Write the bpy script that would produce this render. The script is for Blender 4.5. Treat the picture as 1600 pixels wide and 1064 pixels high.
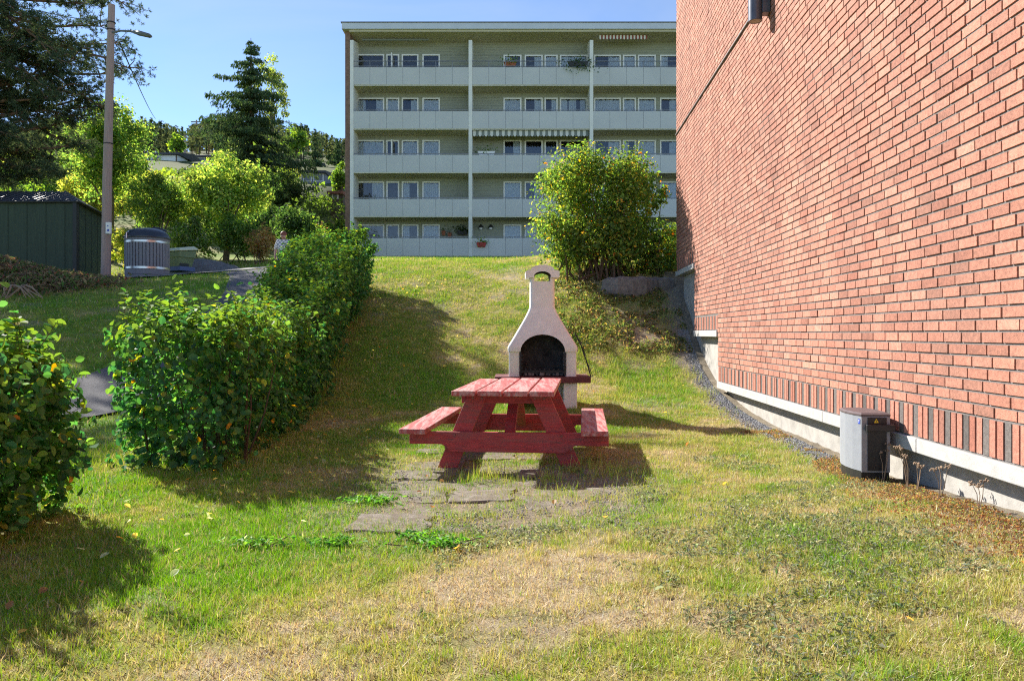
import bpy, math, random
import numpy as np
from mathutils import Vector, Matrix

for o in list(bpy.data.objects):
    bpy.data.objects.remove(o, do_unlink=True)
scene = bpy.context.scene
COL = scene.collection
rnd = random.Random(7)
rng = np.random.default_rng(11)

# ------------------------------------------------------------------ camera, sky, sun, exposure
EYE = 1.27                      # metres above the lawn at the table
cam_d = bpy.data.cameras.new('camera')
cam = bpy.data.objects.new('camera', cam_d)
COL.objects.link(cam)
cam.location = (0, 0, EYE)
cam.rotation_euler = (math.radians(90), 0, 0)
cam_d.sensor_width = 36.0
cam_d.lens = 27.0
cam_d.shift_y = -11.0 / 1600.0
cam_d.clip_start = 0.05
cam_d.clip_end = 4000
scene.camera = cam

SUN_EL = math.radians(34)
SUN_AZ = math.radians(-45)      # clockwise from +Y
world = bpy.data.worlds.new('World')
scene.world = world
world.use_nodes = True
wn = world.node_tree.nodes
wl = world.node_tree.links
bg = wn['Background']
sky = wn.new('ShaderNodeTexSky')
sky.sky_type = 'NISHITA'
sky.sun_disc = False
sky.sun_elevation = SUN_EL
sky.sun_rotation = SUN_AZ
sky.altitude = 150
sky.air_density = 0.6
sky.dust_density = 0.0
sky.ozone_density = 2.4
# thin high cloud veils
tco = wn.new('ShaderNodeTexCoord'); cmap = wn.new('ShaderNodeMapping'); cmap.inputs['Scale'].default_value = (1.0, 1.0, 3.2); cmap.inputs['Rotation'].default_value = (0.2, 0.35, 0.4)
cno = wn.new('ShaderNodeTexNoise'); cno.inputs['Scale'].default_value = 2.1; cno.inputs['Detail'].default_value = 7; cno.inputs['Roughness'].default_value = 0.55; cno.inputs['Distortion'].default_value = 0.5
crp = wn.new('ShaderNodeValToRGB'); crp.color_ramp.elements[0].position = 0.42; crp.color_ramp.elements[1].position = 0.78; crp.color_ramp.elements[1].color = (0.34, 0.34, 0.34, 1)
cmx = wn.new('ShaderNodeMix'); cmx.data_type = 'RGBA'; cmx.inputs[7].default_value = (3.0, 3.3, 3.6, 1)
wl.new(tco.outputs['Generated'], cmap.inputs[0]); wl.new(cmap.outputs[0], cno.inputs['Vector']); wl.new(cno.outputs[0], crp.inputs[0])
wl.new(crp.outputs[0], cmx.inputs[0]); wl.new(sky.outputs[0], cmx.inputs[6]); wl.new(cmx.outputs[2], bg.inputs[0])
bg.inputs[1].default_value = 0.105

sd = bpy.data.lights.new('sun', 'SUN')
sd.energy = 4.8
sd.angle = math.radians(0.5)
sd.color = (1.0, 0.94, 0.84)
sun = bpy.data.objects.new('sun', sd)
COL.objects.link(sun)
ldir = Vector((-math.sin(SUN_AZ) * math.cos(SUN_EL), -math.cos(SUN_AZ) * math.cos(SUN_EL), -math.sin(SUN_EL)))
sun.rotation_euler = ldir.to_track_quat('-Z', 'Y').to_euler()
sun.location = (-30, 30, 40)

scene.view_settings.view_transform = 'Standard'
scene.view_settings.look = 'None'
scene.view_settings.gamma = 1.0
scene.view_settings.use_curve_mapping = False
scene.view_settings.exposure = 1.3
cy = scene.cycles
cy.max_bounces = 8
cy.diffuse_bounces = 5
cy.glossy_bounces = 2
cy.transmission_bounces = 4
cy.transparent_max_bounces = 6
cy.caustics_reflective = False
cy.caustics_refractive = False
cy.filter_width = 1.15
cy.use_denoising = False

# ------------------------------------------------------------------ helpers
ORG = {}

def tag(o, label=None, cat=None, group=None, kind=None):
    if label: o['label'] = label
    if cat: o['category'] = cat
    if group: o['group'] = group
    if kind: o['kind'] = kind
    return o

def thing(name, loc, label, cat, group=None):
    o = bpy.data.objects.new(name, None)
    o.empty_display_size = 0.2
    COL.objects.link(o)
    o.location = loc
    ORG[o.name] = Vector(loc)
    return tag(o, label, cat, group)

def link(name, me, parent=None, origin=(0, 0, 0)):
    o = bpy.data.objects.new(name, me)
    COL.objects.link(o)
    og = Vector(origin)
    ORG[o.name] = og
    if parent is not None:
        o.parent = parent
        o.location = og - ORG[parent.name]
    else:
        o.location = og
    return o

def V(*a): return Vector(a)

class MB:
    """collects faces in world coordinates and links them as one mesh object"""
    def __init__(s): s.v = []; s.f = []; s.m = []; s.c = []; s.col = None
    def add(s, vs, fs, m=0):
        b = len(s.v)
        s.v += [tuple(p) for p in vs]
        s.f += [tuple(b + i for i in f) for f in fs]
        s.m += [m] * len(fs)
        return s
    def box(s, x0, y0, z0, x1, y1, z1, m=0):
        vs = [(x0,y0,z0),(x1,y0,z0),(x1,y1,z0),(x0,y1,z0),(x0,y0,z1),(x1,y0,z1),(x1,y1,z1),(x0,y1,z1)]
        return s.add(vs, [(0,3,2,1),(4,5,6,7),(0,1,5,4),(1,2,6,5),(2,3,7,6),(3,0,4,7)], m)
    def obox(s, c, ax, ay, az, m=0):
        """box from centre and three half-extent vectors"""
        c = Vector(c); ax = Vector(ax); ay = Vector(ay); az = Vector(az)
        vs = [c-ax-ay-az, c+ax-ay-az, c+ax+ay-az, c-ax+ay-az, c-ax-ay+az, c+ax-ay+az, c+ax+ay+az, c-ax+ay+az]
        return s.add(vs, [(0,3,2,1),(4,5,6,7),(0,1,5,4),(1,2,6,5),(2,3,7,6),(3,0,4,7)], m)
    def prism(s, poly, d, m=0):
        """extrude a 3D polygon by vector d"""
        n = len(poly); d = Vector(d)
        a = [Vector(p) for p in poly]
        nw = Vector((0, 0, 0))
        for i in range(n): nw += a[i].cross(a[(i + 1) % n])
        if nw.dot(d) < 0: a.reverse()
        b = [p + d for p in a]
        fs = [tuple(range(n))[::-1], tuple(range(n, 2*n))]
        fs += [(i, (i+1) % n, n + (i+1) % n, n + i) for i in range(n)]
        return s.add(a + b, fs, m)
    def tube(s, pts, rad, n=8, m=0, cap=True):
        pts = [Vector(p) for p in pts]
        if not hasattr(rad, '__len__'): rad = [rad] * len(pts)
        b = len(s.v)
        up = Vector((0.13, 0.27, 0.95))
        for i, p in enumerate(pts):
            t = (pts[min(i+1, len(pts)-1)] - pts[max(i-1, 0)])
            if t.length < 1e-9: t = Vector((0, 0, 1))
            t.normalize()
            r = up if abs(t.dot(up)) < 0.93 else Vector((1, 0.1, 0))
            x = t.cross(r).normalized(); y = t.cross(x)
            for k in range(n):
                a = 2 * math.pi * k / n
                s.v.append(tuple(p + (x * math.cos(a) + y * math.sin(a)) * rad[i]))
        for i in range(len(pts) - 1):
            for k in range(n):
                k2 = (k + 1) % n
                s.f.append((b+i*n+k, b+i*n+k2, b+(i+1)*n+k2, b+(i+1)*n+k)); s.m.append(m)
        if cap:
            s.f.append(tuple(b + k for k in range(n))[::-1]); s.m.append(m)
            e = b + (len(pts) - 1) * n
            s.f.append(tuple(e + k for k in range(n))); s.m.append(m)
        return s
    def lathe(s, cx, cy_, prof, n=32, m=0):
        b = len(s.v)
        for r, z in prof:
            for k in range(n):
                a = 2 * math.pi * k / n
                s.v.append((cx + r * math.cos(a), cy_ + r * math.sin(a), z))
        for i in range(len(prof) - 1):
            for k in range(n):
                k2 = (k + 1) % n
                s.f.append((b+i*n+k, b+i*n+k2, b+(i+1)*n+k2, b+(i+1)*n+k)); s.m.append(m)
        s.f.append(tuple(b + k for k in range(n))[::-1]); s.m.append(m)
        e = b + (len(prof) - 1) * n
        s.f.append(tuple(e + k for k in range(n))); s.m.append(m)
        return s
    def loft(s, secs, m=0):
        """secs: list of equal-length rings of 3D points"""
        b = len(s.v); n = len(secs[0])
        for r in secs: s.v += [tuple(p) for p in r]
        for i in range(len(secs) - 1):
            for k in range(n):
                k2 = (k + 1) % n
                s.f.append((b+i*n+k, b+i*n+k2, b+(i+1)*n+k2, b+(i+1)*n+k)); s.m.append(m)
        s.f.append(tuple(b + k for k in range(n))[::-1]); s.m.append(m)
        e = b + (len(secs) - 1) * n
        s.f.append(tuple(e + k for k in range(n))); s.m.append(m)
        return s
    def build(s, name, mats, parent=None, smooth=False, bevel=0.0, recenter=True):
        me = bpy.data.meshes.new(name)
        if recenter and s.v:
            a = np.array(s.v); lo = a.min(0); hi = a.max(0)
            og = Vector((float(lo[0]+hi[0])/2, float(lo[1]+hi[1])/2, float(lo[2])))
        else:
            og = Vector((0, 0, 0))
        me.from_pydata([(p[0]-og.x, p[1]-og.y, p[2]-og.z) for p in s.v], [], s.f)
        if not isinstance(mats, (list, tuple)): mats = [mats]
        for mt in mats: me.materials.append(mt)
        if len(mats) > 1: me.polygons.foreach_set('material_index', s.m)
        if smooth:
            me.polygons.foreach_set('use_smooth', [True] * len(s.f))
        o = link(name, me, parent, og)
        if smooth:
            try: me.set_sharp_from_angle(angle=math.radians(38))
            except Exception: pass
        if bevel > 0:
            bv = o.modifiers.new('bevel', 'BEVEL'); bv.width = bevel; bv.segments = 2
            bv.limit_method = 'ANGLE'; bv.angle_limit = math.radians(40)
        return o

def np_mesh(name, verts, faces_flat, nper, mats, parent=None, col=None, origin=None, smooth=False, uvw=None):
    """fast mesh from numpy: verts (N,3), faces_flat (M*nper) vertex ids, col (N,3)"""
    verts = np.asarray(verts, dtype=np.float32)
    if origin is None:
        lo = verts.min(0); hi = verts.max(0)
        origin = ((lo[0]+hi[0])/2, (lo[1]+hi[1])/2, lo[2])
    og = np.array(origin, dtype=np.float32)
    me = bpy.data.meshes.new(name)
    nv = len(verts); nl = len(faces_flat); nf = nl // nper
    me.vertices.add(nv); me.loops.add(nl); me.polygons.add(nf)
    me.vertices.foreach_set('co', (verts - og).ravel())
    me.loops.foreach_set('vertex_index', np.asarray(faces_flat, dtype=np.int32))
    me.polygons.foreach_set('loop_start', np.arange(nf, dtype=np.int32) * nper)
    try: me.polygons.foreach_set('loop_total', np.full(nf, nper, dtype=np.int32))
    except Exception: pass
    me.polygons.foreach_set('use_smooth', np.full(nf, bool(smooth), dtype=bool))
    if not isinstance(mats, (list, tuple)): mats = [mats]
    for m in mats: me.materials.append(m)
    if col is not None:
        ca = me.color_attributes.new('Col', 'FLOAT_COLOR', 'POINT')
        c4 = np.ones((nv, 4), dtype=np.float32); c4[:, :3] = col
        ca.data.foreach_set('color', c4.ravel())
    me.update(calc_edges=True)
    return link(name, me, parent, tuple(float(x) for x in og))

def hash2(ix, iy, seed):
    n = (ix.astype(np.int64) * 374761393 + iy.astype(np.int64) * 668265263 + seed * 974634777) & 0x7fffffff
    n = ((n ^ (n >> 13)) * 1274126177) & 0x7fffffff
    n = (n ^ (n >> 16)) & 0xffffff
    return n / float(0xffffff)

def vnoise(x, y, seed=0):
    x = np.asarray(x, dtype=float); y = np.asarray(y, dtype=float)
    ix = np.floor(x); iy = np.floor(y); fx = x - ix; fy = y - iy
    fx = fx*fx*(3-2*fx); fy = fy*fy*(3-2*fy)
    a = hash2(ix, iy, seed); b = hash2(ix+1, iy, seed); c = hash2(ix, iy+1, seed); d = hash2(ix+1, iy+1, seed)
    return (a*(1-fx)+b*fx)*(1-fy) + (c*(1-fx)+d*fx)*fy

def fbm(x, y, seed=0, oct=3):
    t = 0; a = 0.5; s = 0
    for i in range(oct):
        t = t + a * vnoise(x * 2**i, y * 2**i, seed + i * 17); s += a; a *= 0.5
    return t / s

def sstep(a, b, x):
    t = np.clip((np.asarray(x, dtype=float) - a) / (b - a), 0, 1)
    return t*t*(3-2*t)

# ------------------------------------------------------------------ materials
MAT = {}
def nodes_of(name):
    m = bpy.data.materials.new(name); m.use_nodes = True
    nt = m.node_tree; nt.nodes.clear()
    out = nt.nodes.new('ShaderNodeOutputMaterial')
    return m, nt, out

def nn(nt, typ, **kw):
    n = nt.nodes.new(typ)
    for k, v in kw.items():
        if k.startswith('i_'): n.inputs[k[2:].replace('_', ' ')].default_value = v
        else: setattr(n, k, v)
    return n

def ramp(nt, src, stops):
    r = nt.nodes.new('ShaderNodeValToRGB')
    el = r.color_ramp.elements
    while len(el) < len(stops): el.new(0.5)
    for e, (p, c) in zip(el, stops):
        e.position = p; e.color = (c[0], c[1], c[2], 1)
    nt.links.new(src, r.inputs[0])
    return r

def mixc(nt, fac, a, b, mode='MIX'):
    m = nt.nodes.new('ShaderNodeMix'); m.data_type = 'RGBA'; m.blend_type = mode
    for sock, val in ((m.inputs[0], fac), (m.inputs[6], a), (m.inputs[7], b)):
        if isinstance(val, (int, float)): sock.default_value = val
        elif isinstance(val, tuple): sock.default_value = (val[0], val[1], val[2], 1)
        else: nt.links.new(val, sock)
    return m.outputs[2]

def surf(name, color, rough=0.7, var=0.25, scale=8.0, bump=0.0, bscale=40.0, metal=0.0, spec=0.4, stretch=None,
         color2=None, wear=None, wear_scale=6.0, wear_thr=0.6, attr=False):
    """general weathered surface: base colour, low and high frequency variation, optional wear patches, bump"""
    m, nt, out = nodes_of(name)
    p = nn(nt, 'ShaderNodeBsdfPrincipled')
    p.inputs['Roughness'].default_value = rough
    p.inputs['Metallic'].default_value = metal
    p.inputs['Specular IOR Level'].default_value = spec
    tc = nn(nt, 'ShaderNodeNewGeometry')
    vec = tc.outputs['Position']
    if stretch:
        mp = nn(nt, 'ShaderNodeMapping'); mp.inputs['Scale'].default_value = stretch
        nt.links.new(vec, mp.inputs[0]); vec = mp.outputs[0]
    n1 = nn(nt, 'ShaderNodeTexNoise'); n1.inputs['Scale'].default_value = scale; n1.inputs['Detail'].default_value = 6
    n1.inputs['Roughness'].default_value = 0.65
    nt.links.new(vec, n1.inputs['Vector'])
    if attr:
        at = nn(nt, 'ShaderNodeAttribute'); at.attribute_name = 'Col'; base = at.outputs['Color']
    else:
        base = tuple(color)
    lo = 1 - var; hi = 1 + var
    r = ramp(nt, n1.outputs[0], [(0.3, (lo, lo, lo)), (0.7, (hi, hi, hi))])
    c = mixc(nt, 1.0, base, r.outputs[0], 'MULTIPLY')
    if color2:
        n3 = nn(nt, 'ShaderNodeTexNoise'); n3.inputs['Scale'].default_value = scale * 0.35; n3.inputs['Detail'].default_value = 4
        nt.links.new(vec, n3.inputs['Vector'])
        r3 = ramp(nt, n3.outputs[0], [(0.42, (0, 0, 0)), (0.62, (1, 1, 1))])
        c = mixc(nt, r3.outputs[0], c, tuple(color2))
    if wear:
        n2 = nn(nt, 'ShaderNodeTexNoise'); n2.inputs['Scale'].default_value = wear_scale; n2.inputs['Detail'].default_value = 8
        n2.inputs['Roughness'].default_value = 0.7
        nt.links.new(vec, n2.inputs['Vector'])
        r2 = ramp(nt, n2.outputs[0], [(wear_thr, (0, 0, 0)), (wear_thr + 0.05, (1, 1, 1))])
        c = mixc(nt, r2.outputs[0], c, tuple(wear))
    nt.links.new(c, p.inputs['Base Color'])
    if bump > 0:
        nb = nn(nt, 'ShaderNodeTexNoise'); nb.inputs['Scale'].default_value = bscale; nb.inputs['Detail'].default_value = 5
        nt.links.new(vec, nb.inputs['Vector'])
        b = nn(nt, 'ShaderNodeBump'); b.inputs['Strength'].default_value = bump; b.inputs['Distance'].default_value = 0.01
        nt.links.new(nb.outputs[0], b.inputs['Height']); nt.links.new(b.outputs[0], p.inputs['Normal'])
    nt.links.new(p.outputs[0], out.inputs[0])
    MAT[name] = m
    return m

def leafmat(name, trans=0.45, gloss=0.06, rough=0.35, boost=1.25):
    m, nt, out = nodes_of(name)
    at = nn(nt, 'ShaderNodeAttribute'); at.attribute_name = 'Col'
    d = nn(nt, 'ShaderNodeBsdfDiffuse'); nt.links.new(at.outputs['Color'], d.inputs[0])
    t = nn(nt, 'ShaderNodeBsdfTranslucent')
    hs = nn(nt, 'ShaderNodeHueSaturation'); hs.inputs['Saturation'].default_value = 1.1; hs.inputs['Value'].default_value = boost
    nt.links.new(at.outputs['Color'], hs.inputs['Color'])
    nt.links.new(mixc(nt, 1.0, hs.outputs[0], (1.08, 1.02, 0.65), 'MULTIPLY'), t.inputs[0])
    mx = nn(nt, 'ShaderNodeMixShader'); mx.inputs[0].default_value = trans
    nt.links.new(d.outputs[0], mx.inputs[1]); nt.links.new(t.outputs[0], mx.inputs[2])
    if gloss > 0:
        g = nn(nt, 'ShaderNodeBsdfGlossy'); g.inputs['Roughness'].default_value = rough
        m2 = nn(nt, 'ShaderNodeMixShader'); m2.inputs[0].default_value = gloss
        nt.links.new(mx.outputs[0], m2.inputs[1]); nt.links.new(g.outputs[0], m2.inputs[2])
        nt.links.new(m2.outputs[0], out.inputs[0])
    else:
        nt.links.new(mx.outputs[0], out.inputs[0])
    MAT[name] = m
    return m

M_leaf = leafmat('leaf', 0.6, 0.02, 0.5, 1.85)
M_leaf_near = leafmat('leaf_near', 0.5, 0.025, 0.5, 1.35)
M_needle = leafmat('needle', 0.35, 0.01, 0.5, 1.3)
M_grass = leafmat('grass_blade', 0.35, 0.03, 0.5, 1.15)
M_bark = surf('bark', (0.16, 0.12, 0.09), 0.9, 0.45, 12, 0.6, 30, stretch=(1, 1, 0.25))
M_bark_red = surf('bark_pine', (0.20, 0.12, 0.08), 0.9, 0.5, 10, 0.6, 20, stretch=(1, 1, 0.3))
M_twig = surf('twig', (0.11, 0.075, 0.055), 0.9, 0.4, 20)
M_brick = surf('brick_clay', (0.5, 0.2, 0.13), 0.85, 0.3, 38, 0.5, 160, attr=True,
               wear=(0.22, 0.085, 0.06), wear_scale=75, wear_thr=0.6)
def stain(m, amount):
    nt = m.node_tree; p = [n for n in nt.nodes if n.type == 'BSDF_PRINCIPLED'][0]
    src = p.inputs['Base Color'].links[0].from_socket
    g = nn(nt, 'ShaderNodeNewGeometry'); mp = nn(nt, 'ShaderNodeMapping'); mp.inputs['Scale'].default_value = (1.6, 1.6, .35)
    n = nn(nt, 'ShaderNodeTexNoise'); n.inputs['Scale'].default_value = 1.1; n.inputs['Detail'].default_value = 5
    nt.links.new(g.outputs['Position'], mp.inputs[0]); nt.links.new(mp.outputs[0], n.inputs['Vector'])
    r = ramp(nt, n.outputs[0], [(.35, (1 - amount, 1 - amount, 1 - amount * .9)), (.68, (1 + amount, 1 + amount, 1 + amount))])
    nt.links.new(mixc(nt, 1.0, src, r.outputs[0], 'MULTIPLY'), p.inputs['Base Color'])
stain(M_brick, .13)
M_mortar = surf('mortar', (0.165, 0.155, 0.15), 0.95, 0.25, 40, 0.4, 200)
M_conc_lt = surf('concrete_white', (0.42, 0.41, 0.395), 0.85, 0.14, 14, 0.3, 90, wear=(0.33, 0.32, 0.30), wear_scale=22, wear_thr=0.63)
M_conc = surf('concrete', (0.36, 0.345, 0.32), 0.9, 0.2, 7, 0.3, 80)
M_red = surf('red_paint', (0.42, 0.05, 0.055), 0.55, 0.34, 7, 0.5, 40, stretch=(1.2, 5, 11), color2=(0.33, 0.075, 0.075), wear=(0.17, 0.06, 0.055), wear_scale=6, wear_thr=0.6)
M_red_worn_sheen = surf('red_paint_worn_sheen', (0.46, 0.09, 0.09), 0.5, 0.35, 6, 0.6, 40, stretch=(14, 1.0, 8),
                  color2=(0.55, 0.31, 0.29), wear=(0.10, 0.05, 0.05), wear_scale=7, wear_thr=0.6)  # worn, flaking paint; grazing-sun sheen is put into the pale pink too
M_bolt = surf('bolt_steel', (0.22, 0.08, 0.07), 0.5, 0.2, 20, metal=0.5)
M_bbq = surf('bbq_concrete', (0.80, 0.77, 0.73), 0.8, 0.08, 9, 0.25, 120, wear=(0.5, 0.47, 0.44), wear_scale=4, wear_thr=0.66)
M_soot = surf('soot', (0.05, 0.048, 0.047), 0.9, 0.6, 9, 0.4, 50)
M_shelf = surf('shelf_red', (0.13, 0.035, 0.04), 0.7, 0.3, 10, 0.3, 80)
M_iron = surf('iron', (0.03, 0.03, 0.032), 0.5, 0.3, 20, metal=0.6)
M_sand = surf('gravelly_slab', (0.215, 0.19, 0.155), 0.95, 0.35, 30, 0.9, 120, color2=(0.15, 0.125, 0.09), wear=(0.30, 0.27, 0.22), wear_scale=45, wear_thr=0.6)
M_stone = surf('grey_stone', (0.17, 0.16, 0.155), 0.9, 0.35, 9, 0.6, 40)
M_gravel = surf('gravel_stone', (0.24, 0.24, 0.25), 0.9, 0.5, 25)
M_asph = surf('asphalt', (0.10, 0.10, 0.108), 0.95, 0.3, 40, 0.6, 200)
M_road = surf('road_asphalt', (0.22, 0.215, 0.21), 0.95, 0.2, 10, 0.4, 100)
M_boxgrey = surf('box_grey', (0.27, 0.285, 0.32), 0.5, 0.07, 12, 0.08, 60, metal=0.0)
M_boxdark = surf('box_dark', (0.018, 0.018, 0.02), 0.45, 0.3, 12)
M_boxmid = surf('box_mid', (0.26, 0.26, 0.28), 0.5, 0.1, 12)
M_boxtop = surf('box_top', (0.11, 0.085, 0.09), 0.5, 0.25, 14, stretch=(6, 1, 1))
M_blue = surf('sticker_blue', (0.01, 0.06, 0.45), 0.5, 0.05, 20)
M_yellow = surf('sticker_yellow', (0.8, 0.55, 0.02), 0.5, 0.05, 20)
M_white = surf('white_paint', (0.84, 0.83, 0.79), 0.6, 0.06, 5)
M_offwhite = surf('cream_paint', (0.74, 0.72, 0.65), 0.7, 0.08, 2)
M_fascia = surf('fascia', (0.55, 0.58, 0.62), 0.6, 0.06, 1.5)
M_siding = surf('green_siding', (0.32, 0.33, 0.255), 0.75, 0.12, 3, 0.1, 30, stretch=(0.6, 1, 6))
M_soffit = surf('soffit', (0.52, 0.475, 0.35), 0.85, 0.08, 2)
M_panel = surf('frosted_panel', (0.51, 0.505, 0.46), 0.28, 0.07, 0.5, spec=0.6)
M_rail = surf('rail_steel', (0.20, 0.20, 0.20), 0.45, 0.1, 5, metal=0.5)
M_curtain = surf('curtain', (0.9, 0.88, 0.84), 0.9, 0.08, 4)
M_curtain_warm = surf('curtain_warm', (0.5, 0.43, 0.38), 0.9, 0.12, 4)
M_room = surf('room_dark', (0.10, 0.085, 0.07), 0.9, 0.4, 0.8)
M_gable = surf('gable_brick', (0.22, 0.13, 0.09), 0.9, 0.35, 5)
M_roofdk = surf('dark_roof', (0.055, 0.055, 0.062), 0.6, 0.3, 1.2)
M_shedgrn = surf('shed_green', (0.042, 0.062, 0.04), 0.75, 0.2, 6, 0.2, 30, stretch=(3, 3, 0.3))
M_shedroof = surf('shed_roof', (0.045, 0.045, 0.05), 0.4, 0.25, 5)
M_pole = surf('weathered_pole', (0.36, 0.27, 0.24), 0.9, 0.2, 6, 0.4, 40, stretch=(6, 6, 0.4))
M_lampgrey = surf('lamp_grey', (0.13, 0.14, 0.14), 0.5, 0.15, 10)
M_lamp_navy = surf('lamp_navy', (0.10, 0.11, 0.14), 0.35, 0.15, 10, metal=0.3)
M_slat = surf('bin_slat', (0.20, 0.205, 0.23), 0.6, 0.15, 6, stretch=(4, 4, 0.5))
M_lid = surf('bin_lid', (0.035, 0.045, 0.065), 0.35, 0.15, 8)
M_steel = surf('steel_band', (0.55, 0.55, 0.55), 0.3, 0.1, 8, metal=0.9)
M_gritgrn = surf('grit_green', (0.18, 0.23, 0.12), 0.55, 0.1, 6)
M_gritlid = surf('grit_lid', (0.60, 0.62, 0.45), 0.55, 0.06, 6)
M_palletb = surf('pallet_blue', (0.10, 0.14, 0.30), 0.6, 0.1, 6)
M_soil = surf('dark_soil', (0.07, 0.055, 0.04), 0.95, 0.5, 6, 0.7, 30)
M_dry = surf('dry_stalk', (0.27, 0.19, 0.125), 0.9, 0.3, 15)
M_terracotta = surf('terracotta', (0.35, 0.12, 0.06), 0.8, 0.15, 10)
M_redplastic = surf('red_plastic', (0.42, 0.02, 0.02), 0.4, 0.1, 10)
M_black = surf('black_metal', (0.02, 0.02, 0.02), 0.5, 0.2, 10)
M_warm = surf('redtile', (0.26, 0.11, 0.07), 0.85, 0.25, 3)
M_housegrey = surf('house_grey', (0.22, 0.23, 0.25), 0.8, 0.1, 1)
M_housebrown = surf('house_brown', (0.12, 0.09, 0.07), 0.8, 0.15, 1)
M_awn = surf('awning_white', (0.66, 0.65, 0.60), 0.85, 0.08, 6)
M_awn2 = surf('awning_grey', (0.20, 0.22, 0.20), 0.85, 0.1, 6)
M_awn3 = surf('awning_red', (0.24, 0.07, 0.05), 0.85, 0.1, 6)
M_skin = surf('skin', (0.52, 0.30, 0.23), 0.6, 0.06, 20)
M_hair = surf('hair', (0.20, 0.06, 0.04), 0.6, 0.3, 60)
M_trouser = surf('trousers', (0.06, 0.07, 0.10), 0.9, 0.15, 12)
M_eye = surf('eye_dark', (0.03, 0.02, 0.02), 0.3, 0.1, 10)

def checkmat():
    m, nt, out = nodes_of('checked_shirt')
    p = nn(nt, 'ShaderNodeBsdfPrincipled'); p.inputs['Roughness'].default_value = 0.9
    g = nn(nt, 'ShaderNodeNewGeometry')
    c = nn(nt, 'ShaderNodeTexChecker'); c.inputs['Scale'].default_value = 16
    c.inputs[1].default_value = (0.75, 0.75, 0.75, 1); c.inputs[2].default_value = (0.28, 0.30, 0.36, 1)
    nt.links.new(g.outputs['Position'], c.inputs[0]); nt.links.new(c.outputs[0], p.inputs[0]); nt.links.new(p.outputs[0], out.inputs[0])
    return m
M_shirt = checkmat()

def glassmat():
    m, nt, out = nodes_of('window_glass')
    tr = nn(nt, 'ShaderNodeBsdfTransparent'); tr.inputs[0].default_value = (0.86, 0.9, 0.92, 1)
    gl = nn(nt, 'ShaderNodeBsdfGlossy'); gl.inputs['Roughness'].default_value = 0.02
    f = nn(nt, 'ShaderNodeFresnel'); f.inputs[0].default_value = 1.65
    mx = nn(nt, 'ShaderNodeMixShader')
    nt.links.new(f.outputs[0], mx.inputs[0]); nt.links.new(tr.outputs[0], mx.inputs[1]); nt.links.new(gl.outputs[0], mx.inputs[2])
    nt.links.new(mx.outputs[0], out.inputs[0])
    return m
M_glass = glassmat()

def groundmat():
    m, nt, out = nodes_of('ground_turf')
    p = nn(nt, 'ShaderNodeBsdfPrincipled'); p.inputs['Roughness'].default_value = 0.95; p.inputs['Specular IOR Level'].default_value = 0.15
    at = nn(nt, 'ShaderNodeAttribute'); at.attribute_name = 'Col'
    g = nn(nt, 'ShaderNodeNewGeometry')
    n1 = nn(nt, 'ShaderNodeTexNoise'); n1.inputs['Scale'].default_value = 90; n1.inputs['Detail'].default_value = 6; n1.inputs['Roughness'].default_value = 0.75
    n2 = nn(nt, 'ShaderNodeTexNoise'); n2.inputs['Scale'].default_value = 9; n2.inputs['Detail'].default_value = 5
    nt.links.new(g.outputs['Position'], n1.inputs['Vector']); nt.links.new(g.outputs['Position'], n2.inputs['Vector'])
    r1 = ramp(nt, n1.outputs[0], [(0.3, (0.45, 0.45, 0.45)), (0.7, (1.5, 1.5, 1.5))])
    r2 = ramp(nt, n2.outputs[0], [(0.3, (0.75, 0.75, 0.78)), (0.7, (1.25, 1.22, 1.15))])
    c = mixc(nt, 1.0, at.outputs['Color'], r1.outputs[0], 'MULTIPLY')
    c = mixc(nt, 1.0, c, r2.outputs[0], 'MULTIPLY')
    nt.links.new(c, p.inputs[0])
    b = nn(nt, 'ShaderNodeBump'); b.inputs['Strength'].default_value = 0.8; b.inputs['Distance'].default_value = 0.02
    nt.links.new(n1.outputs[0], b.inputs['Height']); nt.links.new(b.outputs[0], p.inputs['Normal'])
    nt.links.new(p.outputs[0], out.inputs[0])
    return m
M_ground = groundmat()

# ------------------------------------------------------------------ terrain
def at(px, py, Y):
    """photo pixel at depth Y -> point"""
    return Vector(((px - 800) / 1200 * Y, Y, EYE - (py - 521) / 1200 * Y))

PL = ([-60, 0, 5, 7, 9, 11, 14, 18, 22, 25, 30, 36, 45, 60, 90, 120, 200, 260, 320, 420, 900],
      [.1, .1, .2, .28, .45, .72, 1.35, 2.3, 2.88, 3.0, 3.5, 4.8, 7.2, 11.0, 19.0, 27.0, 47, 60, 64, 60, 40])
PC = ([-60, 0, 4, 6, 9, 11, 12.5, 14, 16, 18, 20, 22, 26, 32, 40, 46, 62, 90, 120, 200, 260, 320, 420, 900],
      [.05, .05, .02, 0, 0, .10, .40, .95, 1.65, 2.28, 2.86, 3.3, 3.75, 4.35, 5.15, 5.85, 6.1, 14, 24, 46, 60, 64, 60, 40])
PR = ([-60, 0, 4.4, 6.8, 10, 12.5, 13.5, 14.5, 15.5, 16.5, 18, 20, 22, 26, 32, 40, 46, 62, 90, 120, 200, 260, 320, 420, 900],
      [.2, .2, .2, .07, .08, .27, .5, .9, 1.55, 2.15, 2.75, 3.4, 3.7, 4.0, 4.4, 5.15, 5.85, 6.1, 14, 24, 46, 60, 64, 60, 40])
def prof(P, y):
    y = np.asarray(y, dtype=float)
    w = np.clip(np.abs(y) * 0.06, 0.35, 12)
    return (np.interp(y - w, *P) + 2 * np.interp(y - w/2, *P) + 2 * np.interp(y, *P) + 2 * np.interp(y + w/2, *P) + np.interp(y + w, *P)) / 8.0

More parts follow.
